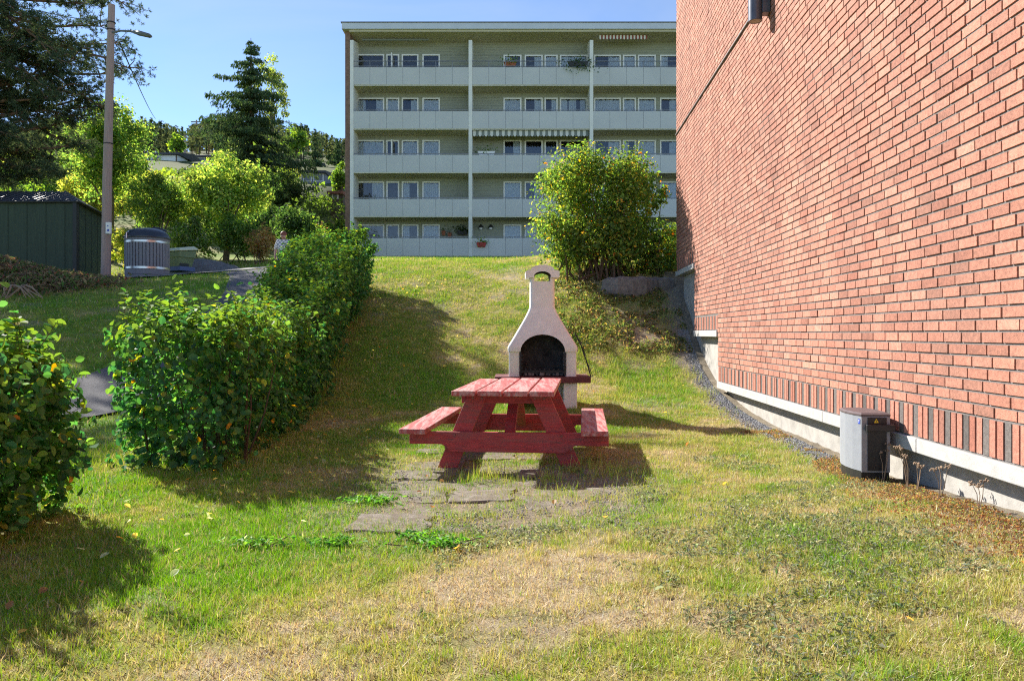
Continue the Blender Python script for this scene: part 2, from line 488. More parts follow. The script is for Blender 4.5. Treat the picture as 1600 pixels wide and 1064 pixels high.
MOUNDS = [(-13.0, 18.6, 1.7, 1.5, .48), (-11.2, 18.4, 1.2, 1.0, .06), (-15.5, 19.0, 2.4, 1.6, .6)]
def H(x, y):
    x = np.asarray(x, dtype=float); y = np.asarray(y, dtype=float)
    a = sstep(-11.5, -3.6, x + 8 * sstep(27, 38, y))
    b = sstep(-0.8, 2.7, x)
    h = prof(PL, y) * (1 - a) + a * (prof(PC, y) * (1 - b) + prof(PR, y) * b)
    near = np.clip(1 - np.abs(y - 6) / 60, 0, 1)
    h = h + (fbm(x * .9, y * .9, 3) - .5) * .07 * near + (fbm(x * .25, y * .25, 5) - .5) * .16 * near * sstep(9, 14, y)
    far = sstep(50, 120, y)
    h = h + (fbm(x * .02, y * .02, 9) - .5) * 4 * far
    # the slope on the left lifts a little away from the path, hills fall off sideways to the right
    h = h + sstep(-14, -60, x) * sstep(12, 40, y) * 2.0
    for mx, my, sx, sy, mh in MOUNDS:
        h = h + mh * np.exp(-((x - mx) / sx) ** 2 - ((y - my) / sy) ** 2)
    return h
def hz(x, y): return float(H(np.array([x]), np.array([y]))[0])

# wall line of the brick building on the right
WA = math.atan(0.04833); WSX, WCX = math.sin(WA), math.cos(WA)
def wallp(s, off, z):
    return (2.746 + s * WSX - off * WCX, s * WCX + off * WSX, z)
def wall_x(y): return 2.746 + 0.04833 * y

# lawn condition: greenness g and bareness b
LUSH = [(-2.0, 9, 1.6, .4), (-2.3, 12.5, 1.6, .4), (-2.4, 15.5, 1.4, .35), (-3.4, 6.3, 1.0, .3), (-1.7, 4.5, 1.1, .55), (-1.2, 5.7, .8, .5), (-2.6, 3.2, .8, .35), (-1.5, 12.0, .9, .5), (.6, 6.2, .9, .22), (1.9, 11.6, .8, .35), (-.5, 10.4, .8, .2), (-5, 40, 9, .4), (2.2, 13.2, .6, .4), (1.2, 5.3, .6, .15)]
DRYS = [(-.1, 3.75, .6, .36), (.5, 4.3, .6, .24), (-.9, 3.0, .5, .28), (.9, 3.0, .6, .1), (-1.6, 10, 1.0, .2), (1.8, 8.8, .8, .2), (.0, 14.5, 1.2, .25), (-2, 16, 1.2, .15), (2.2, 5, .6, .2)]
def lawn(x, y):
    g = .525 + (fbm(x * .8, y * .8, 21) - .5) * .9 + (fbm(x * 3.1, y * 3.1, 22) - .5) * .85 + (vnoise(x * 9, y * 9, 24) - .5) * .34 + (vnoise(x * 23, y * 23, 25) - .5) * .3
    g = g + .3 * sstep(-3.6, -4.8, x) * sstep(26, 20, y)
    for cx, cy_, r, a in LUSH: g = g + a * np.exp(-((x - cx) ** 2 + (y - cy_) ** 2) / (r * r))
    for cx, cy_, r, a in DRYS: g = g - a * np.exp(-((x - cx) ** 2 + (y - cy_) ** 2) / (r * r))
    b = sstep(.62, .78, fbm(x * 1.3, y * 1.3, 31)) * .55
    # trodden ground round the table, stony margin along the wall, bare bank under the shrub
    tb = np.exp(-((x + .08) / 1.35) ** 4 - ((y - 6.1) / 1.65) ** 4)
    b = np.maximum(b, np.clip(tb * (.55 + .9 * fbm(x * 2.6, y * 2.6, 33)), 0, 1))
    dw = wall_x(y) - x
    wm = sstep(.55, .15, dw + (fbm(x * 2, y * 2, 35) - .5) * .5) * (dw > -.5)
    b = np.maximum(b, wm)
    gw = sstep(.7, .1, np.hypot((x - 1.7) / 1.0, (y - 4.3) / .9) + (fbm(x * 3, y * 3, 37) - .5) * 1.0)
    b = np.maximum(b, gw * .5)
    bk = np.exp(-((x - 2.7) / 1.1) ** 4 - ((y - 16.3) / 1.6) ** 4)
    b = np.maximum(b, bk * .5)
    hb = np.maximum(sstep(.75, .2, np.abs(x + 3.15)) * (y > 6.6) * (y < 19), sstep(.8, .3, np.abs(x + 3.2)) * (y < 5.9))
    b = np.maximum(b, hb * .12)
    return np.clip(g, 0, 1.15), np.clip(b, 0, 1)
C_DRY = np.array([.58, .485, .325]); C_MID = np.array([.42, .42, .12]); C_GRN = np.array([.25, .36, .05]); C_LUSH = np.array([.17, .35, .035])
def grass_col(g):
    g = g[:, None]
    c = C_DRY + (C_MID - C_DRY) * sstep(.12, .42, g)
    c = c + (C_GRN - c) * sstep(.42, .75, g)
    return c + (C_LUSH - c) * sstep(.75, 1.05, g)

def axis(*segs):
    out = []
    for a, b, st in segs:
        n = max(1, int(round((b - a) / st))); out += list(np.linspace(a, b, n, endpoint=False))
    out.append(segs[-1][1]); return np.array(out)
gx = axis((-700, -120, 29), (-120, -40, 4), (-40, -14, 1.0), (-14, -4.2, .3), (-4.2, 4.2, .07), (4.2, 24, .8), (24, 120, 6), (120, 700, 29))
gy = axis((-60, -2, 3), (-2, 1.5, .2), (1.5, 13, .07), (13, 22, .1), (22, 50, .5), (50, 130, 3), (130, 420, 9), (420, 900, 40))
GX, GY = np.meshgrid(gx, gy, indexing='xy')
fx, fy = GX.ravel(), GY.ravel()
fz = H(fx, fy)
near_w = np.exp(-np.clip(np.hypot(fx, fy - 6) - 10, 0, None) / 6)
fz = fz + (fbm(fx * 9, fy * 9, 41) - .5) * .03 * near_w
g_, b_ = lawn(fx, fy)
gc = grass_col(g_) * .66  # turf colour lowered: shade in the gaps between blades is painted in
soil = np.array([.25, .215, .165]) + (fbm(fx * 5, fy * 5, 43)[:, None] - .5) * .08
gc = gc * (1 - b_[:, None]) + soil * b_[:, None]
dw = wall_x(fy) - fx
# dark leaf mould on the left mound and the shaded bank
md = np.zeros_like(fx)
for mx, my, sx, sy, mh in MOUNDS: md = np.maximum(md, np.exp(-((fx - mx) / (sx * 1.25)) ** 2 - ((fy - my) / (sy * 1.35)) ** 2))
mdw = sstep(.25, .6, md)[:, None]
gc = gc * (1 - mdw) + np.array([.085, .065, .045]) * mdw
hill = sstep(34, 60, fy)[:, None] * (fx < -9)[:, None]
gc = gc * (1 - hill) + (np.array([.10, .125, .04]) * (.5 + .8 * fbm(fx * .15, fy * .15, 51)[:, None])) * hill
nxp = len(gx); nyp = len(gy)
ii, jj = np.meshgrid(np.arange(nxp - 1), np.arange(nyp - 1), indexing='xy')
q = (jj * nxp + ii).ravel()
quads = np.stack([q, q + 1, q + 1 + nxp, q + nxp], 1).ravel()
ground = np_mesh('ground', np.stack([fx, fy, fz], 1), quads, 4, M_ground, col=gc, origin=(0, 0, 0), smooth=True)
tag(ground, 'rough lawn with green and dry patches climbing the bank', 'lawn', kind='structure')

def ribbon(name, pts, width, mat, lift, label, cat):
    """a path draped on the ground"""
    pts = [Vector((p[0], p[1], 0)) for p in pts]
    dense = []
    for a, b in zip(pts, pts[1:]):
        n = max(2, int((b - a).length / .3))
        dense += [a.lerp(b, i / n) for i in range(n)]
    dense.append(pts[-1])
    for _ in range(6):
        dense = [dense[0]] + [(dense[i-1] + dense[i] * 2 + dense[i+1]) / 4 for i in range(1, len(dense) - 1)] + [dense[-1]]
    mb = MB(); W = 6
    vs = []
    for i, p in enumerate(dense):
        t = (dense[min(i+1, len(dense)-1)] - dense[max(0, i-1)]).normalized(); nrm = Vector((t.y, -t.x, 0))
        for k in range(W + 1):
            c = p + nrm * width * (k / W - .5); vs.append((c.x, c.y, hz(c.x, c.y) + lift))
    fs = []
    for i in range(len(dense) - 1):
        for k in range(W):
            a = i * (W + 1) + k; fs.append((a, a + 1, a + W + 2, a + W + 1))
    mb.add(vs, fs)
    o = mb.build(name, mat, recenter=False, smooth=True)
    return tag(o, label, cat, kind='structure')
ribbon('path', [(-8.6, 6.4), (-6.9, 8.7), (-6.2, 10.6), (-5.6, 13.5), (-5.6, 17), (-6.6, 20.4), (-7.4, 21.8)], 1.6, M_asph, .035, 'narrow asphalt path climbing behind the hedge', 'path')
ribbon('road', [(-13.4, 23.6), (-10.0, 22.6), (-8.2, 22.8), (-6.0, 23.6), (-4.8, 24.6)], 2.6, M_road, .06, 'pale asphalt lane passing the waste container', 'road')

# ------------------------------------------------------------------ brick building on the right
BP, BC, BJ = 0.2325, 0.0775, 0.0115
SECT = [(-6.0, 12.52, .49), (12.52, 14.54, 1.32), (14.54, 16.60, 2.60)]   # s range, ledge top
TOPZ = 10.4
bb = thing('brick_building', wallp(6, 0, 0), 'red brick building with pale concrete ledge along its stepped base', 'building')
mb = MB()
def wbox(mb, s0, s1, o0, o1, z0, z1, m=0):
    pts = []
    for z in (z0, z1):
        for s, o in ((s0, o1), (s1, o1), (s1, o0), (s0, o0)):
            pts.append(wallp(s, o, z))
    return mb.add(pts, [(0,1,2,3),(7,6,5,4),(0,4,5,1),(1,5,6,2),(2,6,7,3),(3,7,4,0)], m)
for s0, s1, lt in SECT:
    wbox(mb, s0, s1, -10.0, -.009, lt - .02, TOPZ)
mb.build('wall', M_mortar, bb, recenter=False)
mb = MB()
wbox(mb, -6, 16.42, -9.5, -.13, -1.2, 2.52)
mb.build('foundation', M_conc, bb, recenter=False)
mb = MB()
wbox(mb, -6.1, 16.75, -10.1, .12, TOPZ + .004, TOPZ + .3)
mb.build('roof_edge', M_fascia, bb)
# ledge stones
joints = [-6, -4.1, -2.15, -.2, 1.75, 3.75, 5.71, 7.67, 9.62, 11.58, 12.5]
for a, b in zip(joints, joints[1:]):
    mb = MB(); wbox(mb, a + .004, b - .004, -.2, .022, .385, .49); mb.build('ledge_stone', M_conc_lt, bb, bevel=.006)
for a, b, lt in ((12.53, 14.53, 1.32), (14.55, 16.61, 2.60)):
    mb = MB(); wbox(mb, a, b, -.2, .022, lt - .105, lt); mb.build('ledge_stone', M_conc_lt, bb, bevel=.006)
# dark end faces closing the step under each ledge
def brick_cols(n, seed):
    r = np.random.default_rng(seed)
    base = np.array([.395, .172, .118])
    v = r.normal(1.0, .075, (n, 1)); hue = r.normal(0, .022, n)
    c = base * v; c[:, 0] += hue * .5; c[:, 1] += hue * .55; c[:, 2] += hue * .45
    pale = r.random(n) < .12
    c[pale] = c[pale] * .8 + np.array([.52, .30, .22]) * .25
    dark = r.random(n) < .06
    c[dark] *= .78
    return np.clip(c, .02, .9)
bricks = []      # s0, s1, z0, z1
for (s0, s1, lt) in SECT:
    z = lt + .012 + .232 + .012
    row = int(round(z / BC))
    while z < TOPZ - .02:
        shift = (math.floor(z / BC) * .27 + (0.5 if math.floor(z / BC) % 5 == 2 else 0)) % 1.0
        k0 = math.floor(s0 / BP) - 1
        while True:
            a = (k0 + shift) * BP; b = a + BP - BJ
            k0 += 1
            if a >= s1: break
            a2, b2 = max(a, s0 + .002), min(b, s1 - .002)
            if b2 - a2 < .02: continue
            if lt > 1 or True: bricks.append((a2, b2, z, z + BC - BJ))
        z += BC
# courses of all three parts share one grid: snap heights to the first part's grid
z00 = SECT[0][2] + .256
bricks = [(a, b, z00 + round((z - z00) / BC) * BC, z00 + round((z - z00) / BC) * BC + BC - BJ) for a, b, z, _ in bricks]
bricks = np.array(bricks)
def brick_verts(a, b, z0, z1, out):
    N = len(a); vs = np.zeros((N, 8, 3))
    def P(s, off, z): return np.stack([2.746 + s * WSX - off * WCX, s * WCX + off * WSX, z], -1)
    e = .0025
    vs[:, 0] = P(a, out - .03, z0); vs[:, 1] = P(b, out - .03, z0); vs[:, 2] = P(b, out - .03, z1); vs[:, 3] = P(a, out - .03, z1)
    vs[:, 4] = P(a + e, out, z0 + e); vs[:, 5] = P(b - e, out, z0 + e); vs[:, 6] = P(b - e, out, z1 - e); vs[:, 7] = P(a + e, out, z1 - e)
    return vs
BF = np.array([(4,7,6,5),(0,4,5,1),(1,5,6,2),(2,6,7,3),(3,7,4,0)])
sc_ = (bricks[:, 0] + bricks[:, 1]) / 2; zc_ = (bricks[:, 2] + bricks[:, 3]) / 2
Yb = sc_ * WCX; Xb = 2.746 + sc_ * WSX
pxx = 800 + 1200 * Xb / np.maximum(Yb, .1); pyy = 521 - (zc_ - EYE) * 1200 / np.maximum(Yb, .1)
vis = (Yb > 1) & (pxx < 1590) & (pyy > 5) & (pyy < 1060) & ((bricks[:, 1] - bricks[:, 0]) > .2)
order = np.where(vis, sc_, 1e9).argsort()[:300]
single = np.zeros(len(bricks), bool); single[order] = True
out_ = rng.normal(0, .0016, len(bricks)); cols_ = brick_cols(len(bricks), 5)
rest = ~single
vs = brick_verts(bricks[rest, 0], bricks[rest, 1], bricks[rest, 2], bricks[rest, 3], out_[rest])
n = len(vs)
fl = (np.arange(n)[:, None, None] * 8 + BF[None]).reshape(-1)
o = np_mesh('brick_courses', vs.reshape(-1, 3), fl, 4, M_brick, bb, col=np.repeat(cols_[rest], 8, 0), origin=(0, 0, 0))
tag(o, kind='stuff')
def brick_mesh(name, L, Hh, col):
    vs = brick_verts(np.array([0.0]), np.array([L]), np.array([0.0]), np.array([Hh]), np.array([0.0]))[0]
    # into a local frame: origin at s=0, off=0
    vs = vs - np.array([2.746, 0, 0])
    me = bpy.data.meshes.new(name); me.from_pydata([tuple(v) for v in vs], [], [tuple(f) for f in BF])
    ca = me.color_attributes.new('Col', 'FLOAT_COLOR', 'POINT')
    for d in ca.data: d.color = (*col, 1)
    me.materials.append(M_brick); return me
bc = brick_cols(24, 77)
variants = [brick_mesh('brick', BP - BJ, BC - BJ, c) for c in bc]
for i in order:
    a, b, z0, z1 = bricks[i]
    o = link('brick', variants[rnd.randrange(24)], bb, wallp(a, out_[i], z0))
# soldier course: two red, one dark
sold_red = [brick_mesh('soldier_brick', BC - BJ, .232, c * np.array([1.02, .98, 1.0])) for c in brick_cols(10, 79)]
sold_dark = [brick_mesh('soldier_brick', BC - BJ, .232, np.array([.125, .11, .103]) * k) for k in (.85, 1, 1.15)]
for (s0, s1, lt) in SECT:
    a = max(s0, 3.0) + (.0 if s0 > 0 else 0); k = 0
    a = math.ceil(a / BP) * BP if s0 < 0 else s0 + .004
    while a + BC - BJ < s1 + .01:
        dark = (k % 3 == 2)
        link('soldier_brick', rnd.choice(sold_dark if dark else sold_red), bb, wallp(a, rnd.gauss(-.004 if dark else 0, .0015), lt + .012))
        a += BC; k += 1
    if s0 < 0:
        aa = np.arange(s0, math.ceil(3.0 / BP) * BP - .01, BC)
        v2 = brick_verts(aa, aa + BC - BJ, np.full(len(aa), lt + .012), np.full(len(aa), lt + .244), np.zeros(len(aa)))
        c2 = np.where((np.arange(len(aa)) % 3 == 2)[:, None], np.array([[.105, .092, .088]]), np.array([[.44, .17, .11]]))
        o = np_mesh('soldier_course', v2.reshape(-1, 3), (np.arange(len(aa))[:, None, None] * 8 + BF[None]).reshape(-1), 4, M_brick, bb, col=np.repeat(c2, 8, 0), origin=(0, 0, 0))
        tag(o, kind='stuff')
# thin flashing high on the wall
mb = MB(); wbox(mb, -6, 16.6, -.02, .028, 5.535, 5.552); mb.build('drip_flashing', M_lampgrey, bb, recenter=False)

# wall lamp: two stacked round spots on a back plate
wlp = thing('wall_lamp', wallp(9.6, 0, 5.15), 'dark cylindrical up and down lamp mounted high on brick wall', 'lamp')
c0 = wallp(9.6, .17, 0)
mb = MB(); mb.lathe(c0[0], c0[1], [(.07, 5.17), (.085, 5.165), (.085, 5.62), (.07, 5.615)], 24); mb.build('lamp_body', M_lamp_navy, wlp, smooth=True)
mb = MB(); mb.lathe(c0[0], c0[1], [(.066, 5.168), (.064, 5.172)], 24); mb.build('lens', M_conc, wlp)
mb = MB(); wbox(mb, 9.53, 9.67, .0, .10, 5.25, 5.55); mb.build('bracket', M_lamp_navy, wlp, bevel=.008)

# ------------------------------------------------------------------ apartment building
FY, WY = 48.0, 49.5
SC = 1200 / FY
def bx_(px): return (px - 800) / SC
def bz_(py): return EYE + (521 - py) / SC
ab = thing('apartment_building', (0, FY, 6), 'five storey green clad apartment block with frosted balcony fronts', 'building')
floors = [bz_(401) - .0, bz_(339.7), bz_(271), bz_(203), bz_(134.5)]       # underside of each balcony front
ROOFZ = bz_(50)
fins = [-10.0, -2.6, 4.96, 12.5]
WSC = 1200 / WY
def wx(px): return (px - 800) / WSC
def wz(py): return EYE + (521 - py) / WSC
mb = MB(); mb.box(-10.1, WY + .9, 4.5, 20, 60, ROOFZ); mb.build('core', M_room, ab)
mb = MB(); mb.box(-10.42, FY - .05, 4.5, -10.12, 60.2, ROOFZ + .1); mb.build('gable_wall', M_gable, ab)
mb = MB(); mb.box(-10.55, FY - .45, ROOFZ + .0, 20.2, 60.4, ROOFZ + .38); mb.build('fascia', M_fascia, ab, bevel=.01)
mb = MB(); mb.box(-10.6, FY - .5, ROOFZ + .384, 20.3, 60.5, ROOFZ + .43); mb.build('roof', M_lampgrey, ab)
mb = MB(); mb.box(-10.11, FY - .3, ROOFZ - .12, 20, WY + .88, ROOFZ - .004); mb.build('roof_soffit', M_soffit, ab)
mb = MB(); mb.box(12.62, FY + .1, 4.6, 20, WY + .9, ROOFZ - .13); mb.build('end_wall', M_siding, ab)

def siding(x0, x1, z0, z1):
    mb = MB(); z = z0; st = .165
    while z < z1 - .005:
        zt = min(z + st, z1)
        mb.add([(x0, WY - .018, z), (x1, WY - .018, z), (x1, WY, zt), (x0, WY, zt), (x0, WY, z), (x1, WY, z)], [(0, 1, 2, 3), (4, 5, 1, 0)])
        z = zt
    mb.add([(x0, WY + .06, z0), (x1, WY + .06, z0), (x1, WY + .06, z1), (x0, WY + .06, z1)], [(0, 1, 2, 3)])
    mb.add([(x0, WY, z0), (x0, WY + .06, z0), (x0, WY + .06, z1), (x0, WY, z1)], [(0, 1, 2, 3)])
    mb.add([(x1, WY, z0), (x1, WY + .06, z0), (x1, WY + .06, z1), (x1, WY, z1)], [(0, 1, 2, 3)])
    mb.build('siding', M_siding, ab)

def window(x0, x1, z0, z1, cur, rs, open_=False):
    fw = .09
    mb = MB()
    for (a, b, c, d) in ((x0, x1, z1 - fw, z1), (x0, x1, z0, z0 + fw), (x0, x0 + fw, z0 + fw, z1 - fw), (x1 - fw, x1, z0 + fw, z1 - fw)):
        mb.box(a, WY - .045, c, b, WY + .08, d)
    w = mb.build('window', M_white, ab)
    mb = MB(); mb.box(x0 + fw, WY + .02, z0 + fw, x1 - fw, WY + .032, z1 - fw); mb.build('pane', M_glass, w)
    if cur:
        spans = {1: [(0, 1)], 2: [(0, .28), (.72, 1)], 3: [(.0, .45)], 4: [(.55, 1)], 5: [(0, 1)], 6: [(0, .25), (.3, .6), (.75, 1)]}[cur]
        mb = MB()
        for f0, f1 in spans:
            a = x0 + fw + (x1 - x0 - 2 * fw) * f0; b = x0 + fw + (x1 - x0 - 2 * fw) * f1
            n = max(4, int((b - a) / .06)); vs = []
            for i in range(n + 1):
                xx = a + (b - a) * i / n; yy = WY + .075 + (.02 if i % 2 else -.02)
                vs += [(xx, yy, z0 + .05), (xx, yy, z1 - fw - rs.choice((0, 0, .06)))]
            mb.add(vs, [(2 * i, 2 * i + 2, 2 * i + 3, 2 * i + 1) for i in range(n)])
        mb.build('curtain', M_curtain_warm if cur == 5 else M_curtain, w)
    if open_:
        mb = MB(); c = (x0 + x1) / 2
        mb.box(c - .03, WY - .6, z0 + .05, c + .03, WY - .05, z1 - .1); mb.build('sash', M_white, w)

pat1 = [(558, 600.5), (603.7, 624), (627.7, 654), (660, 687.5)]
pat2 = [(786.6, 814.8), (819.7, 848), (850.7, 871.4), (874.6, 918.4)]
pat3 = [(927.8, 970), (973, 993.6), (996.4, 1024.6), (1031, 1059)]
heads = [351, 284, 219.4, 153.5, 85.5]
rs = random.Random(3)
curt = {(0, 0): [5, 0, 3, 1], (0, 1): [4, 0, 3, 1], (0, 2): [1, 0, 1, 1], (0, 3): [2, 1, 4, 1], (0, 4): [0, 0, 0, 0],
        (1, 0): [1, 1, 1, 2], (1, 1): [1, 4, 1, 1], (1, 2): [4, 0, 0, 0], (1, 3): [1, 4, 4, 6], (1, 4): [3, 4, 1, 1],
        (2, 0): [1, 1, 1, 1], (2, 1): [1, 1, 1, 1], (2, 2): [4, 3, 1, 4], (2, 3): [1, 1, 1, 4], (2, 4): [4, 1, 1, 3]}
for bay, pat in enumerate((pat1, pat2, pat3)):
    X0, X1 = fins[bay] + .1, fins[bay + 1] - .1
    for fl_ in range(5):
        zf = floors[fl_] + .2 if fl_ else floors[0] - .15
        ztop = floors[fl_ + 1] if fl_ < 4 else ROOFZ - .12
        zh = wz(heads[fl_] + (0 if bay == 0 else (1.0 if fl_ == 4 else 0)))
        zs = zf + .25
        spans = [(wx(a), wx(b)) for a, b in pat]
        siding(X0, X1, zh, ztop)
        siding(X0, X1, zf, zs)
        edges = [X0] + [v for sp in spans for v in sp] + [X1]
        for k in range(0, len(edges), 2):
            if edges[k + 1] - edges[k] > .02: siding(edges[k], edges[k + 1], zs, zh)
        for k, (a, b) in enumerate(spans):
            window(a, b, zs, zh, curt[(bay, fl_)][k], rs, open_=((bay, fl_, k) in ((0, 4, 1), (0, 2, 1))))
        # balcony
        zb = floors[fl_]
        mb = MB(); mb.box(X0, FY + .03, zb if fl_ else zb - .5, X1, WY + .05, zb + .17)
        bal = mb.build('balcony', M_soffit, ab)
        mb = MB(); mb.box(X0, FY - .02, zb + .0, X1, FY + .026, zb + .10)
        mb.build('slab_edge', M_offwhite, bal)
        gz0, gz1 = zb + .05, zb + 1.13
        npan = 7; st = (X1 - X0) / npan
        mb = MB()
        rt = gz1 + .05
        mb.box(X0, FY - .055, rt, X1, FY - .02, rt + .045)
        if fl_ == 4: mb.box(X0, FY - .055, rt + .32, X1, FY - .02, rt + .365)
        for k in range(npan + 1):
            xx = X0 + st * k; mb.box(max(X0, xx - .02), FY - .048, zb + .10, min(X1, xx + .02), FY - .025, rt + (.32 if fl_ == 4 else 0))
        mb.build('railing', M_rail, bal)
        for k in range(npan):
            mb = MB(); mb.box(X0 + st * k + .009, FY - .062, gz0, X0 + st * (k + 1) - .009, FY - .05, gz1); mb.build('glass_panel', M_panel, bal)
for i, fxx in enumerate(fins):
    mb = MB(); w = .11
    zt = bz_(64)
    mb.prism([(fxx - w, FY - .1, 4.8), (fxx - w, WY + .06, 4.8), (fxx - w, WY + .06, ROOFZ - .13), (fxx - w, FY + .35, zt + .1), (fxx - w, FY - .1, zt)], (2 * w, 0, 0))
    mb.build('divider_wall', M_offwhite, ab, bevel=.01)

def awning(x0, x1, ztop, h, depth, c2, n):
    mb = MB(); st = (x1 - x0) / n; yf = FY + .15
    for k in range(n):
        a, b = x0 + st * k, x0 + st * (k + 1); m = k % 2
        c = (a + b) / 2
        mb.prism([(a, yf, ztop), (b, yf, ztop), (b, yf, ztop - h * .75), (c + st * .25, yf, ztop - h), (c - st * .25, yf, ztop - h), (a, yf, ztop - h * .75)], (0, .02, 0), m)
        mb.add([(a, yf + .02, ztop), (b, yf + .02, ztop), (b, yf + .02 + depth, ztop + .12), (a, yf + .02 + depth, ztop + .12)], [(0, 1, 2, 3)], m)
    mb.build('awning', [M_awn, c2], ab)
awning(fins[1] + .15, fins[2] - .15, floors[3] - .02, .36, .9, M_awn2, 40)
awning(bx_(937), bx_(1012), bz_(50.5) - .14, .26, .5, M_awn3, 28)
# retracted awning roll under the top soffit
mb = MB(); mb.tube([(bx_(563), FY + .6, ROOFZ - .28), (bx_(668), FY + .6, ROOFZ - .28)], .06, 8); mb.build('awning_roll', M_awn2, ab)

# lanterns on the ground floor wall, between the first two bays
for px_, nth in ((751.5, 'nearer the white divider'), (767, 'nearer the window')):
    x = wx(px_); z = wz(357)
    L = thing('wall_lantern', (x, WY - .1, z), 'small black wall lantern on ground floor siding, the one ' + nth, 'lantern', 'ground floor wall lanterns')
    mb = MB(); mb.lathe(x, WY - .16, [(.02, z + .2), (.05, z + .22), (.17, z + .05), (.17, z + .02), (.03, z + .03)], 14); mb.build('lamp_shade', M_black, L, smooth=True)
    mb = MB(); mb.lathe(x, WY - .16, [(.02, z - .12), (.09, z - .1), (.11, z + .02), (.05, z + .03)], 14); mb.build('globe', M_white, L, smooth=True)
    mb = MB(); mb.box(x - .04, WY - .15, z + .06, x + .04, WY - .02, z + .18); mb.build('bracket', M_black, L)

# ------------------------------------------------------------------ foliage helpers
def unit(v): return v / np.maximum(np.linalg.norm(v, axis=1, keepdims=True), 1e-9)

def leaves(name, C, size, nrm, col, mat, parent, kind='rhomb', aspect=.62, fold=.12, axis=None, r=None):
    """leaf blades: centre, length, facing, colour"""
    r = r or rng
    N = len(C); size = np.broadcast_to(size, (N,))[:, None]
    nrm = unit(nrm)
    t = r.normal(size=(N, 3)) if axis is None else axis + r.normal(size=(N, 3)) * .25
    t = unit(t - (t * nrm).sum(1, keepdims=True) * nrm)
    b = np.cross(nrm, t)
    f = nrm * size * fold
    if kind == 'round':
        pts = [(-.5, 0, 0), (-.33, .31, .7), (0, .46, 1), (.30, .30, .8), (.5, 0, 0.1), (.30, -.30, .8), (0, -.46, 1), (-.33, -.31, .7)]
        w = aspect / .92
        vs = np.stack([C + t * size * a + b * size * (bb_ * w) + f * c for a, bb_, c in pts], 1)
        base = np.arange(N)[:, None] * 8
        fl = np.concatenate([base + np.array([q_]) for q_ in ((0, 2, 1), (0, 4, 2), (4, 3, 2), (0, 7, 6), (0, 6, 4), (4, 6, 5))], 1).reshape(-1)
        return np_mesh(name, vs.reshape(-1, 3), fl, 3, mat, parent, col=np.repeat(col, 8, 0))
    vs = np.stack([C - t * size * .5, C + b * size * aspect * .5 + f, C + t * size * .5, C - b * size * aspect * .5 + f], 1)
    base = np.arange(N)[:, None] * 4
    fl = np.concatenate([base + np.array([[0, 2, 1]]), base + np.array([[0, 3, 2]])], 1).reshape(-1)
    return np_mesh(name, vs.reshape(-1, 3), fl, 3, mat, parent, col=np.repeat(col, 4, 0))

def pal(r, n, cols, wts, jit=.16):
    idx = r.choice(len(cols), n, p=np.array(wts) / sum(wts))
    c = np.array(cols)[idx]
    return np.clip(c * 1.85 * r.normal(1, jit, (n, 1)) * r.normal(1, .05, (n, 3)), .004, .9)

HEDGE_C = [(.028, .092, .034), (.052, .135, .038), (.10, .19, .040), (.2, .24, .03), (.42, .2, .03), (.35, .33, .06)]

